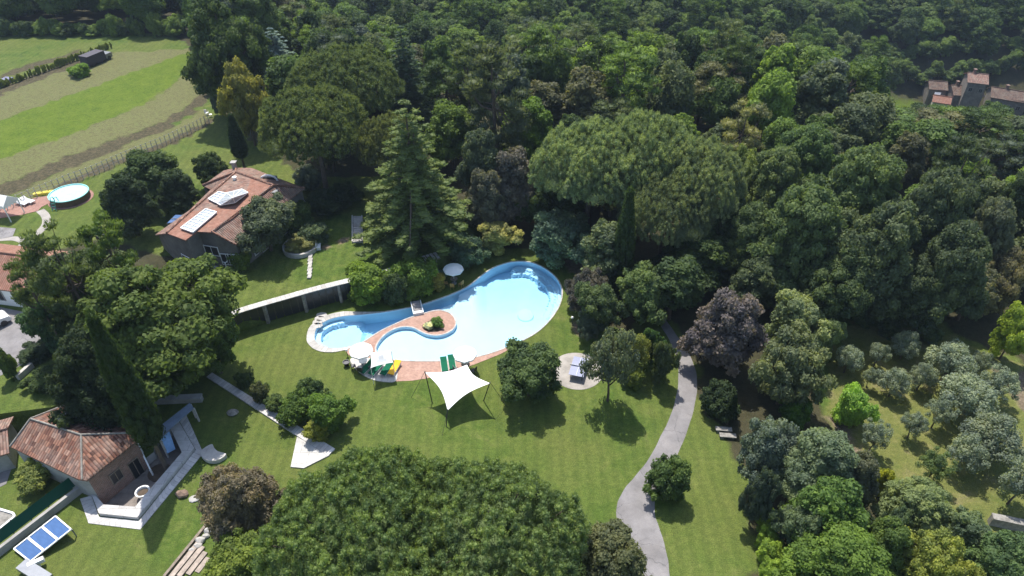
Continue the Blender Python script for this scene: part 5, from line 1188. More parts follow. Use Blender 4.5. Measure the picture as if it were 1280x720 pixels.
# low shelter with blue-grey roof at the courtyard's upper end
q = [C3(392, 242, 1.9), C3(547, 107, 1.9), C3(530, 84, 2.1), C3(375, 205, 2.1)]; t = empty('courtyard_shelter', (q[0].x, q[0].y, 0), 'narrow blue-grey roofed shelter at the upper end of the courtyard', 'shelter'); og = t.location
mb = MB(og); panel(mb, q, .12); mb.build('roof', rough_mat('blue_grey_sheet', (.17, .21, .28), amt=.2, scale=1.5), t)
for p in q: mb = MB(og); mb.box((p.x, p.y, .5), (.14, .14, 2.7)); mb.build('post', M_STONE, t)
q = [C3(392, 250, .9), C3(438, 212, .9), C3(465, 292, -.1), C3(428, 312, -.1)]; mb = MB(q[0]); panel(mb, q, .04); tag(mb.build('tarpaulin', plain('blue_sheet', (.22, .38, .60), .5)), 'light blue tarpaulin hanging under the narrow shelter', 'tarpaulin')
a, b = C3(370, 66, .6), C3(582, 56, .6); mb = MB((a.x, a.y, 0)); mb.bar(a, b, .7, .14); mb.bar(a - Vector((0, 0, .4)), b - Vector((0, 0, .4)), .5, .65); tag(mb.build('garden_wall', M_GREYST), 'low blue-grey topped wall in the tree shade above the courtyard', 'wall')
a, b = C3(296, 268, 1.3), C3(352, 385, .0); mb = MB((a.x, a.y, FL))
mb.bar(a, b, .12, .12); a2_, b2_ = a + Vector((1.3, .7, 0)), b + Vector((1.3, .7, 0))
mb.box((a.x, a.y, .2), (.12, .12, 2.1)); mb.box((b.x, b.y, -.45), (.12, .12, .9))
tag(mb.build('rail_frame', M_WHITE), 'white sloping rail frame at the corner of the brick wall', 'railing')
# stone crescent, boulders
pts = smooth_loop([tuple(C3(*k))[:2] for k in ((582, 318), (605, 298), (635, 283), (645, 300), (662, 316), (698, 326), (682, 345), (650, 358), (615, 356), (592, 342))], 3)
mb = MB((pts[0][0], pts[0][1], 0)); mb.prism(pts, -.05, .42); tag(mb.build('stone_crescent', M_STONE), 'pale crescent shaped stone platform on the lawn by the courtyard corner', 'platform')
def boulder(px, py, r, m, label, flat=.7, seed=0):
    p = P(px, py, 0); mb = MB((p.x, p.y, 0)); rs_ = np.random.RandomState(seed); V = ICV * (1 + rs_.uniform(-.13, .13, (len(ICV), 1))) * np.array((r * 1.15, r * .85, r * flat)) + np.array((p.x, p.y, r * flat * .55))
    for f in ICF: mb.poly([V[k] for k in f])
    tag(mb.build('boulder', m), label, 'boulder', 'boulders on the lawn')
boulder(228, 619, .48, rough_mat('brown_rock', (.22, .15, .11), amt=.3), 'brown round boulder on the lawn right of the courtyard', seed=1)
boulder(242.5, 624, .42, M_STONE, 'flat pale slab stone beside the brown boulder', .3, 2)
boulder(291, 517, .5, M_WALLST, 'grey boulder in the shade left of the slab walk', .5, 3)
# slab walk with the triangle at its end
wk = [P(*k) for k in ((258.5, 472), (410, 571), (419, 562), (265.5, 466.8))]; mb = MB((wk[0].x, wk[0].y, 0)); strip_poly(mb, wk[0], wk[1], wk[2], wk[3], .14); o_ = mb.build('footpath', M_WALK); tag(o_, kind='structure')
tri = [P(*k) for k in ((371.5, 546.8), (363.5, 584.5), (380, 586), (412, 570))]; mb = MB((tri[0].x, tri[0].y, 0)); mb.prism([tuple(p)[:2] for p in tri], -.05, .12); tag(mb.build('pavement', slab_mat('triangle_slabs', (.50, .49, .47), 1.6, 1.2, amt=.1)), kind='structure')
# solar collectors
t = empty('solar_collector', (P(50, 690).x, P(50, 690).y, 0), 'row of three blue solar collectors in white frames on the lower left lawn', 'solar panel'); org = t.location
s0, s1, s2, s3 = P(17, 686.5, .25), P(37.5, 702.5, .25), P(89.5, 661.5, 1.0), P(70, 645, 1.0)
for k in range(3):
    f0, f1_ = k / 3 + .01, (k + 1) / 3 - .01; q = [s0.lerp(s3, f0), s1.lerp(s2, f0), s1.lerp(s2, f1_), s0.lerp(s3, f1_)]
    mb = MB(org).mat(M_SOLAR); panel(mb, q, .07); mb.mat(M_WHITE)
    for i in range(4): mb.bar(q[i] + Vector((0, 0, .02)), q[(i + 1) % 4] + Vector((0, 0, .02)), .11, .09)
    mb.mat(M_METAL)
    mb.build('collector', None, t)
for p in (s2, s3): mb = MB(org); mb.box((p.x, p.y, .45), (.08, .08, 1.0)); mb.build('leg', M_METAL, t)
# green net fence and the wall behind the collectors
t = empty('net_fence', (P(50, 650).x, P(50, 650).y, 0), 'green netting fence on a low wall beside the solar collectors', 'fence'); org = t.location
a, b = P(0, 694), P(106, 612); d = (b - a).normalized(); nn = Vector((-d.y, d.x, 0)); mb = MB(org); a_, b_ = a + nn * .3, b + nn * .3
mb.bar(a - d * 3 + Vector((0, 0, .35)), b + Vector((0, 0, .35)), .3, .8); mb.build('base_wall', M_GREYST, t)
mb = MB(org); mb.poly([a_ - d * 3 + Vector((0, 0, .75)), b_ + Vector((0, 0, .75)), b_ + Vector((0, .5, 1.75)), a_ - d * 3 + Vector((0, .5, 1.75))]); mb.build('net', cloth('green_net', (.015, .065, .045), .1), t)
for k in range(6): p = a_.lerp(b_, k / 5) + Vector((0, .08, 0)); mb = MB(org); mb.bar(p + Vector((0, 0, .3)), p + Vector((0, .52, 1.8)), .06); mb.build('post', M_DMETAL, t)
a, b = P(28, 706, .5), P(60, 726, .5)
mb = MB((a.x, a.y, 0)); mb.bar(a, b, .9, .5); tag(mb.build('tool_box', M_METAL), 'grey flat box behind the solar collectors at the bottom left', 'box')
a = P(45, 703, .6); mb = MB((a.x, a.y, 0)); mb.box(a, (1.1, .35, .35), rz=.6); mb.box(a + Vector((.3, -.5, -.2)), (1.4, .12, .12), rz=-.5); mb.box(a - Vector((0, 0, .35)), (.2, .2, .5)); tag(mb.build('water_heater', M_WHITE), 'small white unit at the lower corner of the solar collectors', 'unit')
# raised white rimmed basin at the left edge
bs = [P(-30, 640), P(0, 640), P(20, 646), P(22, 650), P(0, 668), P(-30, 690)]; mb = MB((bs[1].x, bs[1].y, 0)).mat(M_WALLST); lp = [tuple(p)[:2] for p in bs]; mb.prism(lp, -.1, .45); mb.mat(M_WHITE)
for i in range(6): mb.bar(bs[i] + Vector((0, 0, .5)), bs[(i + 1) % 6] + Vector((0, 0, .5)), .16, .14)
tag(mb.build('stone_basin', None), 'white-rimmed raised basin cut by the left edge', 'basin')
# paved yard and low walls left of the outbuilding
yd = [P(-60, 520), P(0, 524), P(24, 530), P(30, 545), P(18, 575), P(8, 605), P(-60, 640)]; mb = MB((yd[1].x, yd[1].y, 0)); mb.prism([tuple(p)[:2] for p in yd], -.05, .03); tag(mb.build('pavement', M_ASPH), kind='structure')
a, b, c = P(-40, 512, .4), P(18, 520, .4), P(36, 534, .4); mb = MB((b.x, b.y, 0)); mb.band([tuple(a)[:2], tuple(b)[:2], tuple(c)[:2]], .35, -.1, .7); tag(mb.build('garden_wall', M_WALLST), 'low rough stone wall above the paved yard at the left edge', 'wall')
gable('garage', 'grey low building cut by the left edge below the paved yard', P(-60, 585, 2.2), P(6, 565, 2.2), 4, -.1, .8, M_GREYST, M_ROOF_OLD, cat='building')
# car park and house yard at upper left
cp = [G(*k) for k in ((-60, 383), (0, 384), (40, 392), (66, 402), (68, 428), (42, 438), (28, 456), (0, 470), (-60, 480))]; mb = MB((cp[1].x, cp[1].y, TZ))
mb.prism([tuple(p)[:2] for p in cp], TZ - .1, TZ + .02); tag(mb.build('car_park', M_ASPH), kind='structure')
a, b = P(22, 472, TZ + .3), P(40, 456, TZ + .3); mb = MB((a.x, a.y, TZ)); mb.bar(a, b, .35, .6); tag(mb.build('garden_wall', M_STONE), 'short pale wall end at the lower corner of the car park', 'wall')
# log edging and planks in the lower left
a, b = P(206, 722), P(262, 653); L = (b - a).length; t = empty('log_edging', a, 'long weathered log edging beside the brownish tree at the bottom', 'edging'); org = t.location; mb = MB(org); mb.bar(a + Vector((0, 0, .12)), b + Vector((0, 0, .12)), .22, .26); mb.build('beam', M_WOOD, t)
d = (b - a).normalized(); nn = Vector((d.y, -d.x, 0)); mb = MB(org)
for k in range(4): mb.bar(a + nn * (.55 + .5 * k) + d * (.4 * k) + Vector((0, 0, .2 - .06 * k)), a + nn * (.55 + .5 * k) + d * (3.4 - .3 * k) + Vector((0, 0, .2 - .06 * k)), .42, .12)
mb.build('plank_step', rough_mat('pale_planks', (.36, .30, .25), amt=.3, scale=3), t)
for k in range(6):
    p = a + d * (L * (.5 + .09 * k)) + nn * (.5 + .15 * (k % 2)); boulder(*project(p.x, p.y, 0), .26 + .05 * (k % 3), M_STONE, 'pale rounded rock at the log edging, number %s up the slope' % ['one', 'two', 'three', 'four', 'five', 'six'][k], .8, 20 + k)

# ------------------------------------------------------------------ cars
def car(p, rz, paint, label):
    t = empty('parked_car', p, label, 'car', rz=rz)
    prof = [(-2.1, .35), (-2.12, .75), (-1.95, .95), (-1.55, 1.0), (-1.0, 1.42), (.35, 1.45), (1.05, 1.0), (1.95, .88), (2.1, .65), (2.1, .35)]
    mb = MB(); m_ = plain('car_paint_' + label.split()[0], paint, .25)
    for a, b in zip(prof, prof[1:]):
        ya = .84 if a[1] <= 1.0 else .66; yb = .84 if b[1] <= 1.0 else .66
        mb.poly([(a[0], -ya, a[1]), (a[0], ya, a[1]), (b[0], yb, b[1]), (b[0], -yb, b[1])])
    for s_ in (-1, 1): mb.poly([(x, s_ * (.84 if z <= 1.0 else .66), z) for x, z in (prof if s_ < 0 else prof[::-1])][::-1])
    mb.poly([(-2.1, -.84, .35), (2.1, -.84, .35), (2.1, .84, .35), (-2.1, .84, .35)]); mb.build('body', m_, t)
    for (x0, z0, x1, z1) in ((.40, 1.42, 1.02, 1.04), (-1.04, 1.38, -1.5, 1.04)):
        mb = MB(); o = .015 if x0 > 0 else -.015; mb.poly([(x0 + o, -.60, z0 + .02), (x0 + o, .60, z0 + .02), (x1 + o, .74, z1 + .02), (x1 + o, -.74, z1 + .02)][::(1 if x0 < 0 else -1)]); mb.build('windscreen', M_DARK, t)
    for s_ in (-1, 1): mb = MB(); mb.poly([(-1.4, s_ * .80, 1.06), (.95, s_ * .80, 1.06), (.3, s_ * .685, 1.38), (-.95, s_ * .685, 1.38)][::s_]); mb.build('side_window', M_DARK, t)
    for x in (-1.3, 1.3):
        for s_ in (-1, 1): mb = MB(); mb.tube([(x, s_ * .70, .33), (x, s_ * .88, .33)], .33, 14); mb.build('wheel', M_DMETAL, t)
car(P(-14, 411, TZ + .02), .9, (.75, .75, .75), 'white parked car cut by the left edge on the car park')
car(P(-12, 375, TZ + .02), 1.1, (.25, .04, .04), 'dark red parked car cut by the left edge beside the white house')

# ------------------------------------------------------------------ the round pool in the upper garden
zt = TZ + .95; c = P(85.4, 240.8, zt); f = c.y * CP - (c.z - CAM_H) * SP; rp = 22.5 / FPX * f
t = empty('round_pool', (c.x, c.y, TZ), 'round above-ground pool with turquoise water in the upper left garden', 'pool'); 
mb = MB(); mb.lathe((0, 0, 0), [(rp, 0), (rp, .9)], 40, cap=False); mb.build('wall', rough_mat('brown_liner', (.12, .08, .05), amt=.3), t)
mb = MB(); mb.lathe((0, 0, 0), [(rp + .07, .85), (rp + .07, .95), (rp - .08, .95), (rp - .08, .85)], 40, cap=False); mb.build('rim', plain('turquoise_rim', (.25, .55, .52), .4), t)
mb = MB(); mb.lathe((0, 0, 0), [(rp - .09, .85), (.001, .86)], 40); mb.build('water', plain('pale_water', (.42, .68, .72), .08), t)
mb = MB()
for s_ in (-.25, .25): mb.tube([(s_ - .6, -rp - .75, 0), (s_ - .6, -rp - .1, 1.6), (s_ - .6, -rp + .35, 1.5), (s_ - .6, -rp + .5, .9)], .05, 6)
for k in range(4): mb.bar((-.85, -rp - .65 + .17 * k, .25 + .3 * k), (-.35, -rp - .65 + .17 * k, .25 + .3 * k), .12, .04)
mb.build('ladder', plain('green_plastic', (.05, .30, .22), .5), t)
mb = MB((c.x, c.y, TZ)); mb.lathe((c.x, c.y, TZ), [(rp + .35, -.1), (rp + .35, .03), (.001, .03)], 40, smooth=False); tag(mb.build('paving', M_RED), kind='structure')
rp_ = [G(*k) for k in ((-50, 262), (0, 256), (26, 254), (45, 247), (62, 245), (74, 250), (60, 255), (52, 259), (47, 264), (26, 269), (0, 273), (-50, 280))]
mb = MB((rp_[0].x, rp_[0].y, TZ)); mb.prism([tuple(p)[:2] for p in rp_], TZ - .1, TZ + .045); tag(mb.build('paving', M_RED), kind='structure')
def gpath(pts, w, m, nm='footpath'):
    q = smooth_loop([tuple(G(*k))[:2] for k in pts], 4, False); mb = MB((q[0][0], q[0][1], TZ)); mb.band(q, w, TZ - .1, TZ + .035); tag(mb.build(nm, m), kind='structure')
gpath([(50, 263), (57, 270), (57.5, 280), (48, 291), (33, 302), (22, 313), (10, 328), (0, 340), (-20, 352)], 1.0, M_PATIO)
gpath([(31, 303), (20, 298.5), (0, 299), (-30, 300)], .9, M_PATIO)
q = [G(*k) for k in ((-40, 283), (0, 284), (20, 286), (16, 296), (0, 299), (-40, 302))]; mb = MB((q[0].x, q[0].y, TZ)); mb.prism([tuple(p)[:2] for p in q], TZ - .1, TZ + .05); tag(mb.build('paving', M_ASPH), kind='structure')
# party tent
q = [P(-28, 252, TZ + 2.3), P(4, 258.5, TZ + 2.3), P(21, 247, TZ + 2.3), P(-8, 242, TZ + 2.3)]; t = empty('party_tent', (q[1].x, q[1].y, TZ), 'white party tent with arched valance cut by the left edge', 'tent'); og = t.location
cc = sum(q, Vector()) / 4 + Vector((0, 0, .9)); r_a, r_b = q[0].lerp(q[3], .5) + Vector((0, 0, .9)), q[1].lerp(q[2], .5) + Vector((0, 0, .9)); mb = MB(og)
mb.poly([q[0], q[1], r_b, r_a]); mb.poly([r_a, r_b, q[2], q[3]]); mb.poly([q[1], q[2], r_b]); mb.poly([q[3], q[0], r_a])
for i in range(4):
    a, b = q[i], q[(i + 1) % 4]
    for k in range(5): u0, u1 = a.lerp(b, k / 5), a.lerp(b, (k + 1) / 5); um = a.lerp(b, (k + .5) / 5); mb.poly([u0, u0 - Vector((0, 0, .55)), um - Vector((0, 0, .32)), u1 - Vector((0, 0, .55)), u1])
mb.build('canopy', M_CLOTH, t)
for p in q: mb = MB(og); mb.box((p.x, p.y, TZ + 1.14), (.09, .09, 2.28)); mb.build('leg', M_WHITE, t)
# ------------------------------------------------------------------ sun loungers
def lounger(p, rz, m, label, group, back=.5, towel=None, name='sun_lounger', frame=None):
    t = empty(name, p, label, 'sun lounger', group, rz=rz)
    mb = MB(); mb.box((0, -.30, .33), (.68, 1.35, .07)); mb.build('mattress', m, t)
    mb = MB(); X = Vector((1, 0, 0)); Yd = Vector((0, math.cos(back), math.sin(back))); mb.box(Vector((0, .375, .33)) + Yd * .33, (.68, .66, .07), ax=(X, Yd, X.cross(Yd))); mb.build('backrest', m, t)
    mb = MB()
    for s_ in (-.34, .34): mb.box((s_, 0, .27), (.05, 1.9, .05))
    mb.build('frame', frame or M_WHITE, t)
    for a in (-.32, .32):
        for b in (-.85, .75): mb = MB(); mb.box((a, b, .12), (.05, .05, .25)); mb.build('leg', frame or M_WHITE, t)
    return t
GL = 'green sun loungers by the pool'; dk = .035
for (qx, qy, rz, m_, lb) in ((459.5, 461, -.5, M_GREEN, 'green sun lounger half shaded at the left side of the square gazebo'), (470.5, 463, -.45, M_GREEN, 'green sun lounger in the shadow under the square gazebo'), (484, 463, -.35, M_GREEN, 'green sun lounger between the gazebo and the yellow towel'),
                             (493.5, 462.5, -.3, M_YELLOW, 'sun lounger covered with a bright yellow towel'), (555.5, 458.5, .18, M_GREEN, 'green sun lounger behind the shade sail, left of the two'), (565, 455.8, .18, M_GREEN, 'green sun lounger behind the shade sail, nearer the parasol')):
    lounger(P(qx, qy, .05), rz, m_, lb, GL, back=.25, frame=M_WHITE)
lounger(P(28, 255.5, TZ + .05), 1.2, M_CLOTH, 'white sun lounger on the red paving, nearer the tent', 'white loungers of the upper garden')
lounger(P(36, 253, TZ + .05), 1.2, M_CLOTH, 'white sun lounger on the red paving, nearer the round pool', 'white loungers of the upper garden')
p = G(55, 243.5); mb = MB(p); mb.tube([p + Vector((-1.2, -.3, .12)), p + Vector((1.2, .5, .12))], .28, 8); mb.tube([p + Vector((-1.3, .1, .1)), p + Vector((1.0, .9, .1))], .2, 8); tag(mb.build('air_mattress', plain('yellow_plastic', (.75, .60, .05), .4)), 'yellow air mattress on the grass behind the round pool', 'air mattress')
# ------------------------------------------------------------------ parasols, tables, chairs
def parasol(p, r, h, label, sides=8):
    t = empty('parasol', p, label, 'parasol', 'white parasols round the pool')
    mb = MB(); rim = []
    for k in range(sides * 2):
        a = math.pi * k / sides; rr = r * (1 if k % 2 == 0 else .95); rim.append(Vector((rr * math.cos(a), rr * math.sin(a), h - .42 + (.0 if k % 2 == 0 else .05))))
    top = Vector((0, 0, h)); midr = [Vector((v.x * .5, v.y * .5, h - .17)) for v in rim]; n = len(rim)
    for k in range(n):
        j = (k + 1) % n; mb.poly([midr[k], midr[j], top]); mb.poly([rim[k], rim[j], midr[j], midr[k]]); mb.poly([rim[k] - Vector((0, 0, .16)), rim[j] - Vector((0, 0, .16)), rim[j], rim[k]])
    mb.build('canopy', M_CLOTH, t)
    mb = MB(); mb.tube([(0, 0, 0), (0, 0, h + .08)], .03, 8); mb.build('pole', M_WHITE, t)
    mb = MB(); mb.lathe((0, 0, 0), [(.3, 0), (.3, .08), (.08, .14), (.001, .15)], 14); mb.build('base', M_GREYST, t)
    mb = MB()
    for k in range(sides): a = 2 * math.pi * k / sides; mb.bar((0, 0, h - .1), (r * .97 * math.cos(a), r * .97 * math.sin(a), h - .46), .025)
    mb.build('ribs', M_METAL, t); return t
def table(p, r, label, m): 
    t = empty('garden_table', p, label, 'table', 'garden tables'); mb = MB(); mb.lathe((0, 0, 0), [(r, .70), (r, .74), (.001, .74)], 20); mb.build('tabletop', m, t)
    for k in range(3): a = 2.1 * k + .5; mb = MB(); mb.bar((r * .7 * math.cos(a), r * .7 * math.sin(a), 0), (r * .3 * math.cos(a), r * .3 * math.sin(a), .7), .05); mb.build('leg', M_DMETAL, t)
def chair(p, rz, label, m, group):
    t = empty('garden_chair', p, label, 'chair', group, rz=rz); mb = MB(); mb.box((0, 0, .43), (.48, .46, .05)); mb.build('seat', m, t)
    mb = MB(); mb.box((0, .24, .70), (.48, .05, .48)); mb.build('backrest', m, t)
    for a in (-.2, .2):
        for b in (-.2, .2): mb = MB(); mb.box((a, b, .21), (.04, .04, .42)); mb.build('leg', m, t)
for (qx, qy, lb, wh, mt, gz) in ((451, 436.5, 'at the left end of the pool deck', 'left', M_WHITE, .035), (581, 441, 'on the deck edge beside the two loungers', 'middle', M_WOOD, .035), (566.5, 334.5, 'alone on the upper side of the pool', 'upper', M_WOOD, 0.0)):
    c = P(qx, qy, 2.35); r = 1.22; p = (c.x, c.y, gz); parasol(p, r, 2.55, 'round white parasol ' + lb)
    table((c.x + .0, c.y - .0, gz), .45, 'small round table under the parasol ' + lb, mt)
    for k, (ang, w_) in enumerate(((-.6, 'right'), (-1.7, 'front'), (-2.7, 'left'))):
        R_c = 1.05; q = (c.x + R_c * math.cos(ang), c.y + R_c * math.sin(ang) , gz); chair(q, ang - math.pi / 2, 'dark garden chair %s of the table under the %s parasol' % (w_, wh) if wh != 'upper' else 'wooden garden chair %s of the table under the upper parasol' % w_, M_DMETAL if wh != 'upper' else rough_mat('yellow_wood', (.40, .25, .08)), 'garden chairs under the parasols')
# square gazebo
q = [P(462.5, 440.5, 2.2), P(463.5, 459.8, 2.2), P(491.3, 453, 2.2), P(489, 438, 2.2)]; cc = sum(q, Vector()) / 4; t = empty('gazebo', (cc.x, cc.y, .04), 'square white canopy gazebo over the loungers at the pool deck', 'gazebo'); og = t.location
mb = MB(og); n_ = 8; ap = cc + Vector((0, 0, .85)); grid_ = {}
def gz(u, v):
    p = q[0] * (1 - u) * (1 - v) + q[1] * u * (1 - v) + q[2] * u * v + q[3] * (1 - u) * v; d = max(abs(u - .5), abs(v - .5)) * 2; e = 4 * (u * (1 - u) if abs(v - .5) > abs(u - .5) else v * (1 - v))
    return p + Vector((0, 0, .85 * (1 - d) ** 1.35)) + (cc - p) * .10 * e * d * .8
for i in range(n_):
    for j in range(n_): u, v = i / n_, j / n_; h_ = 1 / n_; mb.poly([gz(u, v), gz(u + h_, v), gz(u + h_, v + h_), gz(u, v + h_)], smooth=True)
for i in range(4):
    a, b = q[i], q[(i + 1) % 4]
mb.build('canopy', M_CLOTH, t)
for p in q: mb = MB(og); mb.box((p.x, p.y, 1.1), (.06, .06, 2.2)); mb.build('pole', M_WHITE, t)
# shade sail
A0, B0, C0, D0 = P(531.2, 465.5, 3.3), P(583.7, 455.8, 2.1), P(612.6, 479, 3.3), P(559.5, 513, 1.7)
cc = (A0 + B0 + C0 + D0) / 4; t = empty('shade_sail', (cc.x, cc.y, 0), 'large white four-cornered shade sail stretched over the lawn', 'shade sail'); og = t.location
mb = MB(og); n_ = 14
def sail(u, v):
    p = A0 * (1 - u) * (1 - v) + B0 * u * (1 - v) + C0 * u * v + D0 * (1 - u) * v; sag = .24
    # edges curve inwards
    k = 4 * u * (1 - u) * (abs(v - .5) * 2) ** 1.5; l = 4 * v * (1 - v) * (abs(u - .5) * 2) ** 1.5
    return p + (cc - p) * (.20 * k + .20 * l) - Vector((0, 0, .5 * 16 * u * (1 - u) * v * (1 - v) * .35))
for i in range(n_):
    for j in range(n_): u, v, h_ = i / n_, j / n_, 1 / n_; mb.poly([sail(u, v), sail(u + h_, v), sail(u + h_, v + h_), sail(u, v + h_)], smooth=True)
mb.build('sailcloth', cloth('sailcloth', (.88, .88, .87), .12), t)
for p, (bx, by) in ((A0, (540.5, 504)), (B0, (590, 474)), (C0, (604.5, 501)), (D0, (556, 538))):
    g_ = P(bx, by, 0) if p is not B0 else Vector((p.x + .5, p.y + .3, 0))
    if p is D0: g_ = Vector((p.x - .2, p.y - .5, 0))
    mb = MB(og); mb.tube([g_, p + Vector((0, 0, .15))], .05, 8); mb.build('pole', M_DMETAL, t)
    d_ = Vector((g_.x - cc.x, g_.y - cc.y, 0)).normalized(); st = Vector((p.x, p.y, 0)) + d_ * 1.6; mb = MB(og); mb.tube([p + Vector((0, 0, .1)), st], .02, 5); mb.build('guy_rope', M_DMETAL, t)
# table tennis
q = [P(713.3, 465.7, .76), P(727.8, 469.5, .76), P(733, 451, .76), P(718.9, 447.6, .76)]; c = sum(q, Vector()) / 4; yv = ((q[3] - q[0]) + (q[2] - q[1])).normalized(); xv = Vector((yv.y, -yv.x, 0)); rz = math.atan2(xv.y, xv.x)
t = empty('table_tennis_table', (c.x, c.y, .03), 'grey-blue table tennis table on the round patio', 'table', rz=rz)
M_TT = plain('table_blue', (.23, .25, .36), .4)
for s_ in (-1, 1):
    mb = MB(); mb.box((0, s_ * .69, .745), (1.525, 1.36, .03)); tp = mb.build('tabletop', M_TT, t)
    mb = MB(); mb.box((0, s_ * .69, .762), (.02, 1.36, .002)); mb.build('centre_line', M_WHITE, tp)
mb = MB(); mb.box((0, 0, .84), (1.8, .02, .15)); mb.build('net', M_WHITE, t)
for a in (-.6, .6):
    for b in (-1.1, 1.1): mb = MB(); mb.box((a, b, .36), (.06, .06, .73)); mb.build('leg', M_DMETAL, t)
# footbridge
a, b = P(519.5, 377.5, .15), P(523, 391.5, .15); t = empty('footbridge', ((a.x + b.x) / 2, (a.y + b.y) / 2, 0), 'small pale plank footbridge over the narrow arm of the pool', 'bridge'); og = t.location; d = (b - a).normalized(); nn = Vector((-d.y, d.x, 0)); mb = MB(og)
L = (b - a).length
for k in range(12): c = a + d * (L * (k + .5) / 12); mb.bar(c - nn * .42 + Vector((0, 0, .12 + .12 * math.sin(math.pi * (k + .5) / 12))), c + nn * .42 + Vector((0, 0, .12 + .12 * math.sin(math.pi * (k + .5) / 12))), L / 12 * .88, .05)
mb.build('deck', rough_mat('pale_deck_wood', (.28, .26, .25), amt=.25), t)
for s_ in (-.55, .55): mb = MB(og); mb.bar(a + nn * s_ + Vector((0, 0, .12)), b + nn * s_ + Vector((0, 0, .12)), .1, .22); mb.build('beam', M_WHITE, t)
mb = MB(og); mb.bar(b - nn * .6 + Vector((0, 0, .05)), b + nn * .6 + Vector((0, 0, .05)), .35, .3); mb.build('end_step', M_WHITE, t)
# plants in the round bed of the peninsula
c = P(542, 408); 
for dx_, dy_, w_, h_, col_, lb in ((-.45, -.25, 1.1, .7, (.36, .38, .28), 'white flowering plant in the round bed of the peninsula'), (.45, .1, 1.3, 1.1, (.07, .12, .03), 'green leafy plant in the round bed of the peninsula'), (.1, .5, .9, .8, (.10, .13, .06), 'small grey-green plant at the back of the round bed')):
    put_tree('bush', c.x + dx_, c.y + dy_, w_, h_, col_, 'bedding_plant', lb, 'plant', 'plants of the round bed')
# pool hand rails
for k, (qx, qy, rz, lb) in enumerate(((697, 370, .5, 'at the far right end'), (403, 408, 2.4, 'at the left lobe'))):
    p = P(qx, qy, .05); t = empty('pool_ladder', p, 'curved metal pool handrail ' + lb + ' of the pool', 'handrail', rz=rz)
    for s_ in (-.25, .25): mb = MB(); mb.tube([(s_, .35, 0), (s_, .3, .55), (s_, .05, .75), (s_, -.25, .6), (s_, -.35, -.2)], .025, 6); mb.build('rail', plain('steel', (.6, .6, .6), .2, 1), t)
# pots, lamps, benches
p = P(433.5, 457); mb = MB(p); mb.lathe(p, [(.22, 0), (.34, .5), (.36, .55), (.3, .55), (.28, .45), (.001, .45)], 14); tag(mb.build('plant_pot', M_DMETAL), 'dark pot on the grass at the left end of the deck', 'pot')
def lamp(px, py, label):
    p = P(px, py); t = empty('garden_lamp', p, label, 'lamp', 'globe lamps on the lawn'); mb = MB(); mb.tube([(0, 0, 0), (0, 0, .7)], .035, 6); mb.build('post', M_DMETAL, t)
    mb = MB(); mb.lathe((0, 0, .82), [(.001, -.17), (.12, -.12), (.17, 0), (.12, .12), (.001, .17)], 12); mb.build('globe', M_WHITE, t)
lamp(715, 404, 'white globe lamp on the lawn right of the pool'); lamp(749.5, 461, 'white globe lamp at the right edge of the round patio'); lamp(434.5, 444.5, 'white globe lamp by the left end of the pool deck'); 
for k, (qx, qy) in enumerate(((904, 539), (909, 547))): p = P(qx, qy); mb = MB(p); mb.box((p.x, p.y, .3), (1.5, .5, .12), rz=-.1); mb.box((p.x - .5, p.y, .12), (.2, .4, .25)); mb.box((p.x + .5, p.y, .12), (.2, .4, .25)); tag(mb.build('stone_bench', M_WALLST), ('upper' if k == 0 else 'lower') + ' pale stone bench on the shaded lawn right of the drive', 'bench', 'stone benches by the drive')
# table and chairs in the upper garden
p = G(134, 296); table(p, .6, 'dark round table on the upper lawn between pool and villa trees', M_METAL)
for k, a in enumerate((.3, 2.4, 4.4)): chair((p.x + 1.05 * math.cos(a), p.y + 1.05 * math.sin(a), p.z), a - math.pi / 2, ['right hand', 'far left', 'front'][k] + ' dark chair at the table on the upper lawn', M_DMETAL, 'chairs of the upper lawn')
# stone wall in the olive grove
a, b = P(1238, 649, .5), P(1300, 662, .5); mb = MB((a.x, a.y, 0)); mb.bar(a + Vector((0, 0, -.3)), b + Vector((0, 0, -.3)), .5, 1.3); mb.bar(a + Vector((0, 0, .42)), b + Vector((0, 0, .42)), .62, .12); tag(mb.build('stone_wall', M_WALLST), 'low dry stone wall below the olive grove at the right edge', 'wall')

# ------------------------------------------------------------------ fields
t = None
f0 = [G(*k) for k in ((10, 262), (45, 247), (85, 231), (120, 218), (160, 200), (200, 184), (235, 168), (262, 154))]
t = empty('field_fence', f0[3], 'long wire fence of thin pale posts between dry field and upper garden', 'fence'); org = t.location
line = smooth_loop([tuple(p)[:2] for p in f0], 6, False); cum = [0]
for a, b in zip(line, line[1:]): cum.append(cum[-1] + math.dist(a, b))
n_ = 42
for k in range(n_):
    s_ = cum[-1] * k / (n_ - 1); x = np.interp(s_, cum, [p[0] for p in line]); y = np.interp(s_, cum, [p[1] for p in line]); mb = MB(org); mb.tube([(x, y, hgt(x, y)), (x, y, hgt(x, y) + 1.5)], .055, 5); mb.build('post', M_STONE, t)
mb = MB(org)
for hh in (.5, .95, 1.4): mb.tube([(p[0], p[1], hgt(*p) + hh) for p in line], .02, 4)
mb.build('wire', M_METAL, t)
v0, v1 = G(-10, 114), G(139, 60); n_ = 46
vp = None
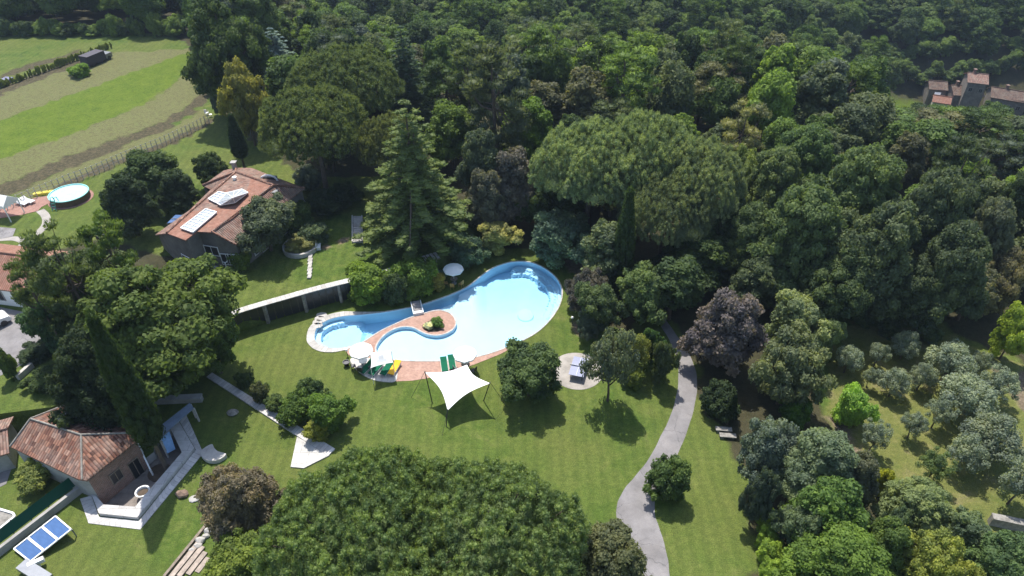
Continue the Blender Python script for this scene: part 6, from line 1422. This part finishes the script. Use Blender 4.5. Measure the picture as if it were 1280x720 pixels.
for k in range(n_):
    p = v0.lerp(v1, k / (n_ - 1)); 
    if 84 < 0: pass
    put_tree('bush', p.x + rsT.uniform(-.2, .2), p.y, rsT.uniform(.35, .75), rsT.uniform(.9, 1.7), (.12, .15, .04), 'vine_plant', 'young vine in the long row across the upper left field', 'vine', 'vines of the row')
T('bush', 98, 88, 26, 2.2, (.08, .14, .02), 'shrub', 'bright green round hedge shrub beside the dark trailer in the field', 'shrub')
a, b = G(108, 84), G(137, 72); t = empty('trailer', a, 'dark covered trailer standing in the upper left field', 'trailer'); og = t.location; d = (b - a).normalized()
mb = MB(og); mb.bar(a + Vector((0, 0, 1.2)), a.lerp(b, .72) + Vector((0, 0, 1.2)), 2.2, 1.7); mb.build('cover', plain('dark_tarp', (.04, .035, .05), .6), t)
mb = MB(og); mb.bar(a.lerp(b, .74) + Vector((0, 0, .8)), b + Vector((0, 0, .8)), 2.0, .9); mb.build('bed', M_METAL, t)
for f_ in (.2, .5, .85):
    for s_ in (-1, 1): c = a.lerp(b, f_) + Vector((-d.y, d.x, 0)) * s_ * .95 + Vector((0, 0, .4)); mb = MB(og); mb.tube([c - Vector((-d.y, d.x, 0)) * .12, c + Vector((-d.y, d.x, 0)) * .12], .4, 10); mb.build('wheel', M_DMETAL, t)
a, b = G(-6, 111), G(14, 101); mb = MB(a); mb.bar(a + Vector((0, 0, .4)), b + Vector((0, 0, .4)), 1.6, .7); tag(mb.build('cold_frame', plain('grey_blue_sheet', (.16, .16, .26), .5)), 'blue-grey low covered frame at the left end of the vine row', 'frame')
for k, (qx, qy) in enumerate(((259, 144), (264, 146))): chair(G(qx, qy), 1 + k, ('left' if k == 0 else 'right') + ' white chair at the corner of the upper field fence', M_WHITE, 'white chairs at the field corner')

# ------------------------------------------------------------------ the air: an even haze, sky outside it
mb = MB(); mb.box((10, 230, 10), (1000, 720, 110)); hz = mb.build('haze', None); hz.data.materials.clear()
m, nt, out = new_mat('air'); vp = nd(nt, 'ShaderNodeVolumePrincipled', {'Color': (.62, .78, 1.0, 1), 'Density': .0002, 'Anisotropy': .3}); nt.links.new(vp.outputs[0], out.inputs['Volume'])
hz.data.materials.append(m); tag(hz, kind='stuff')
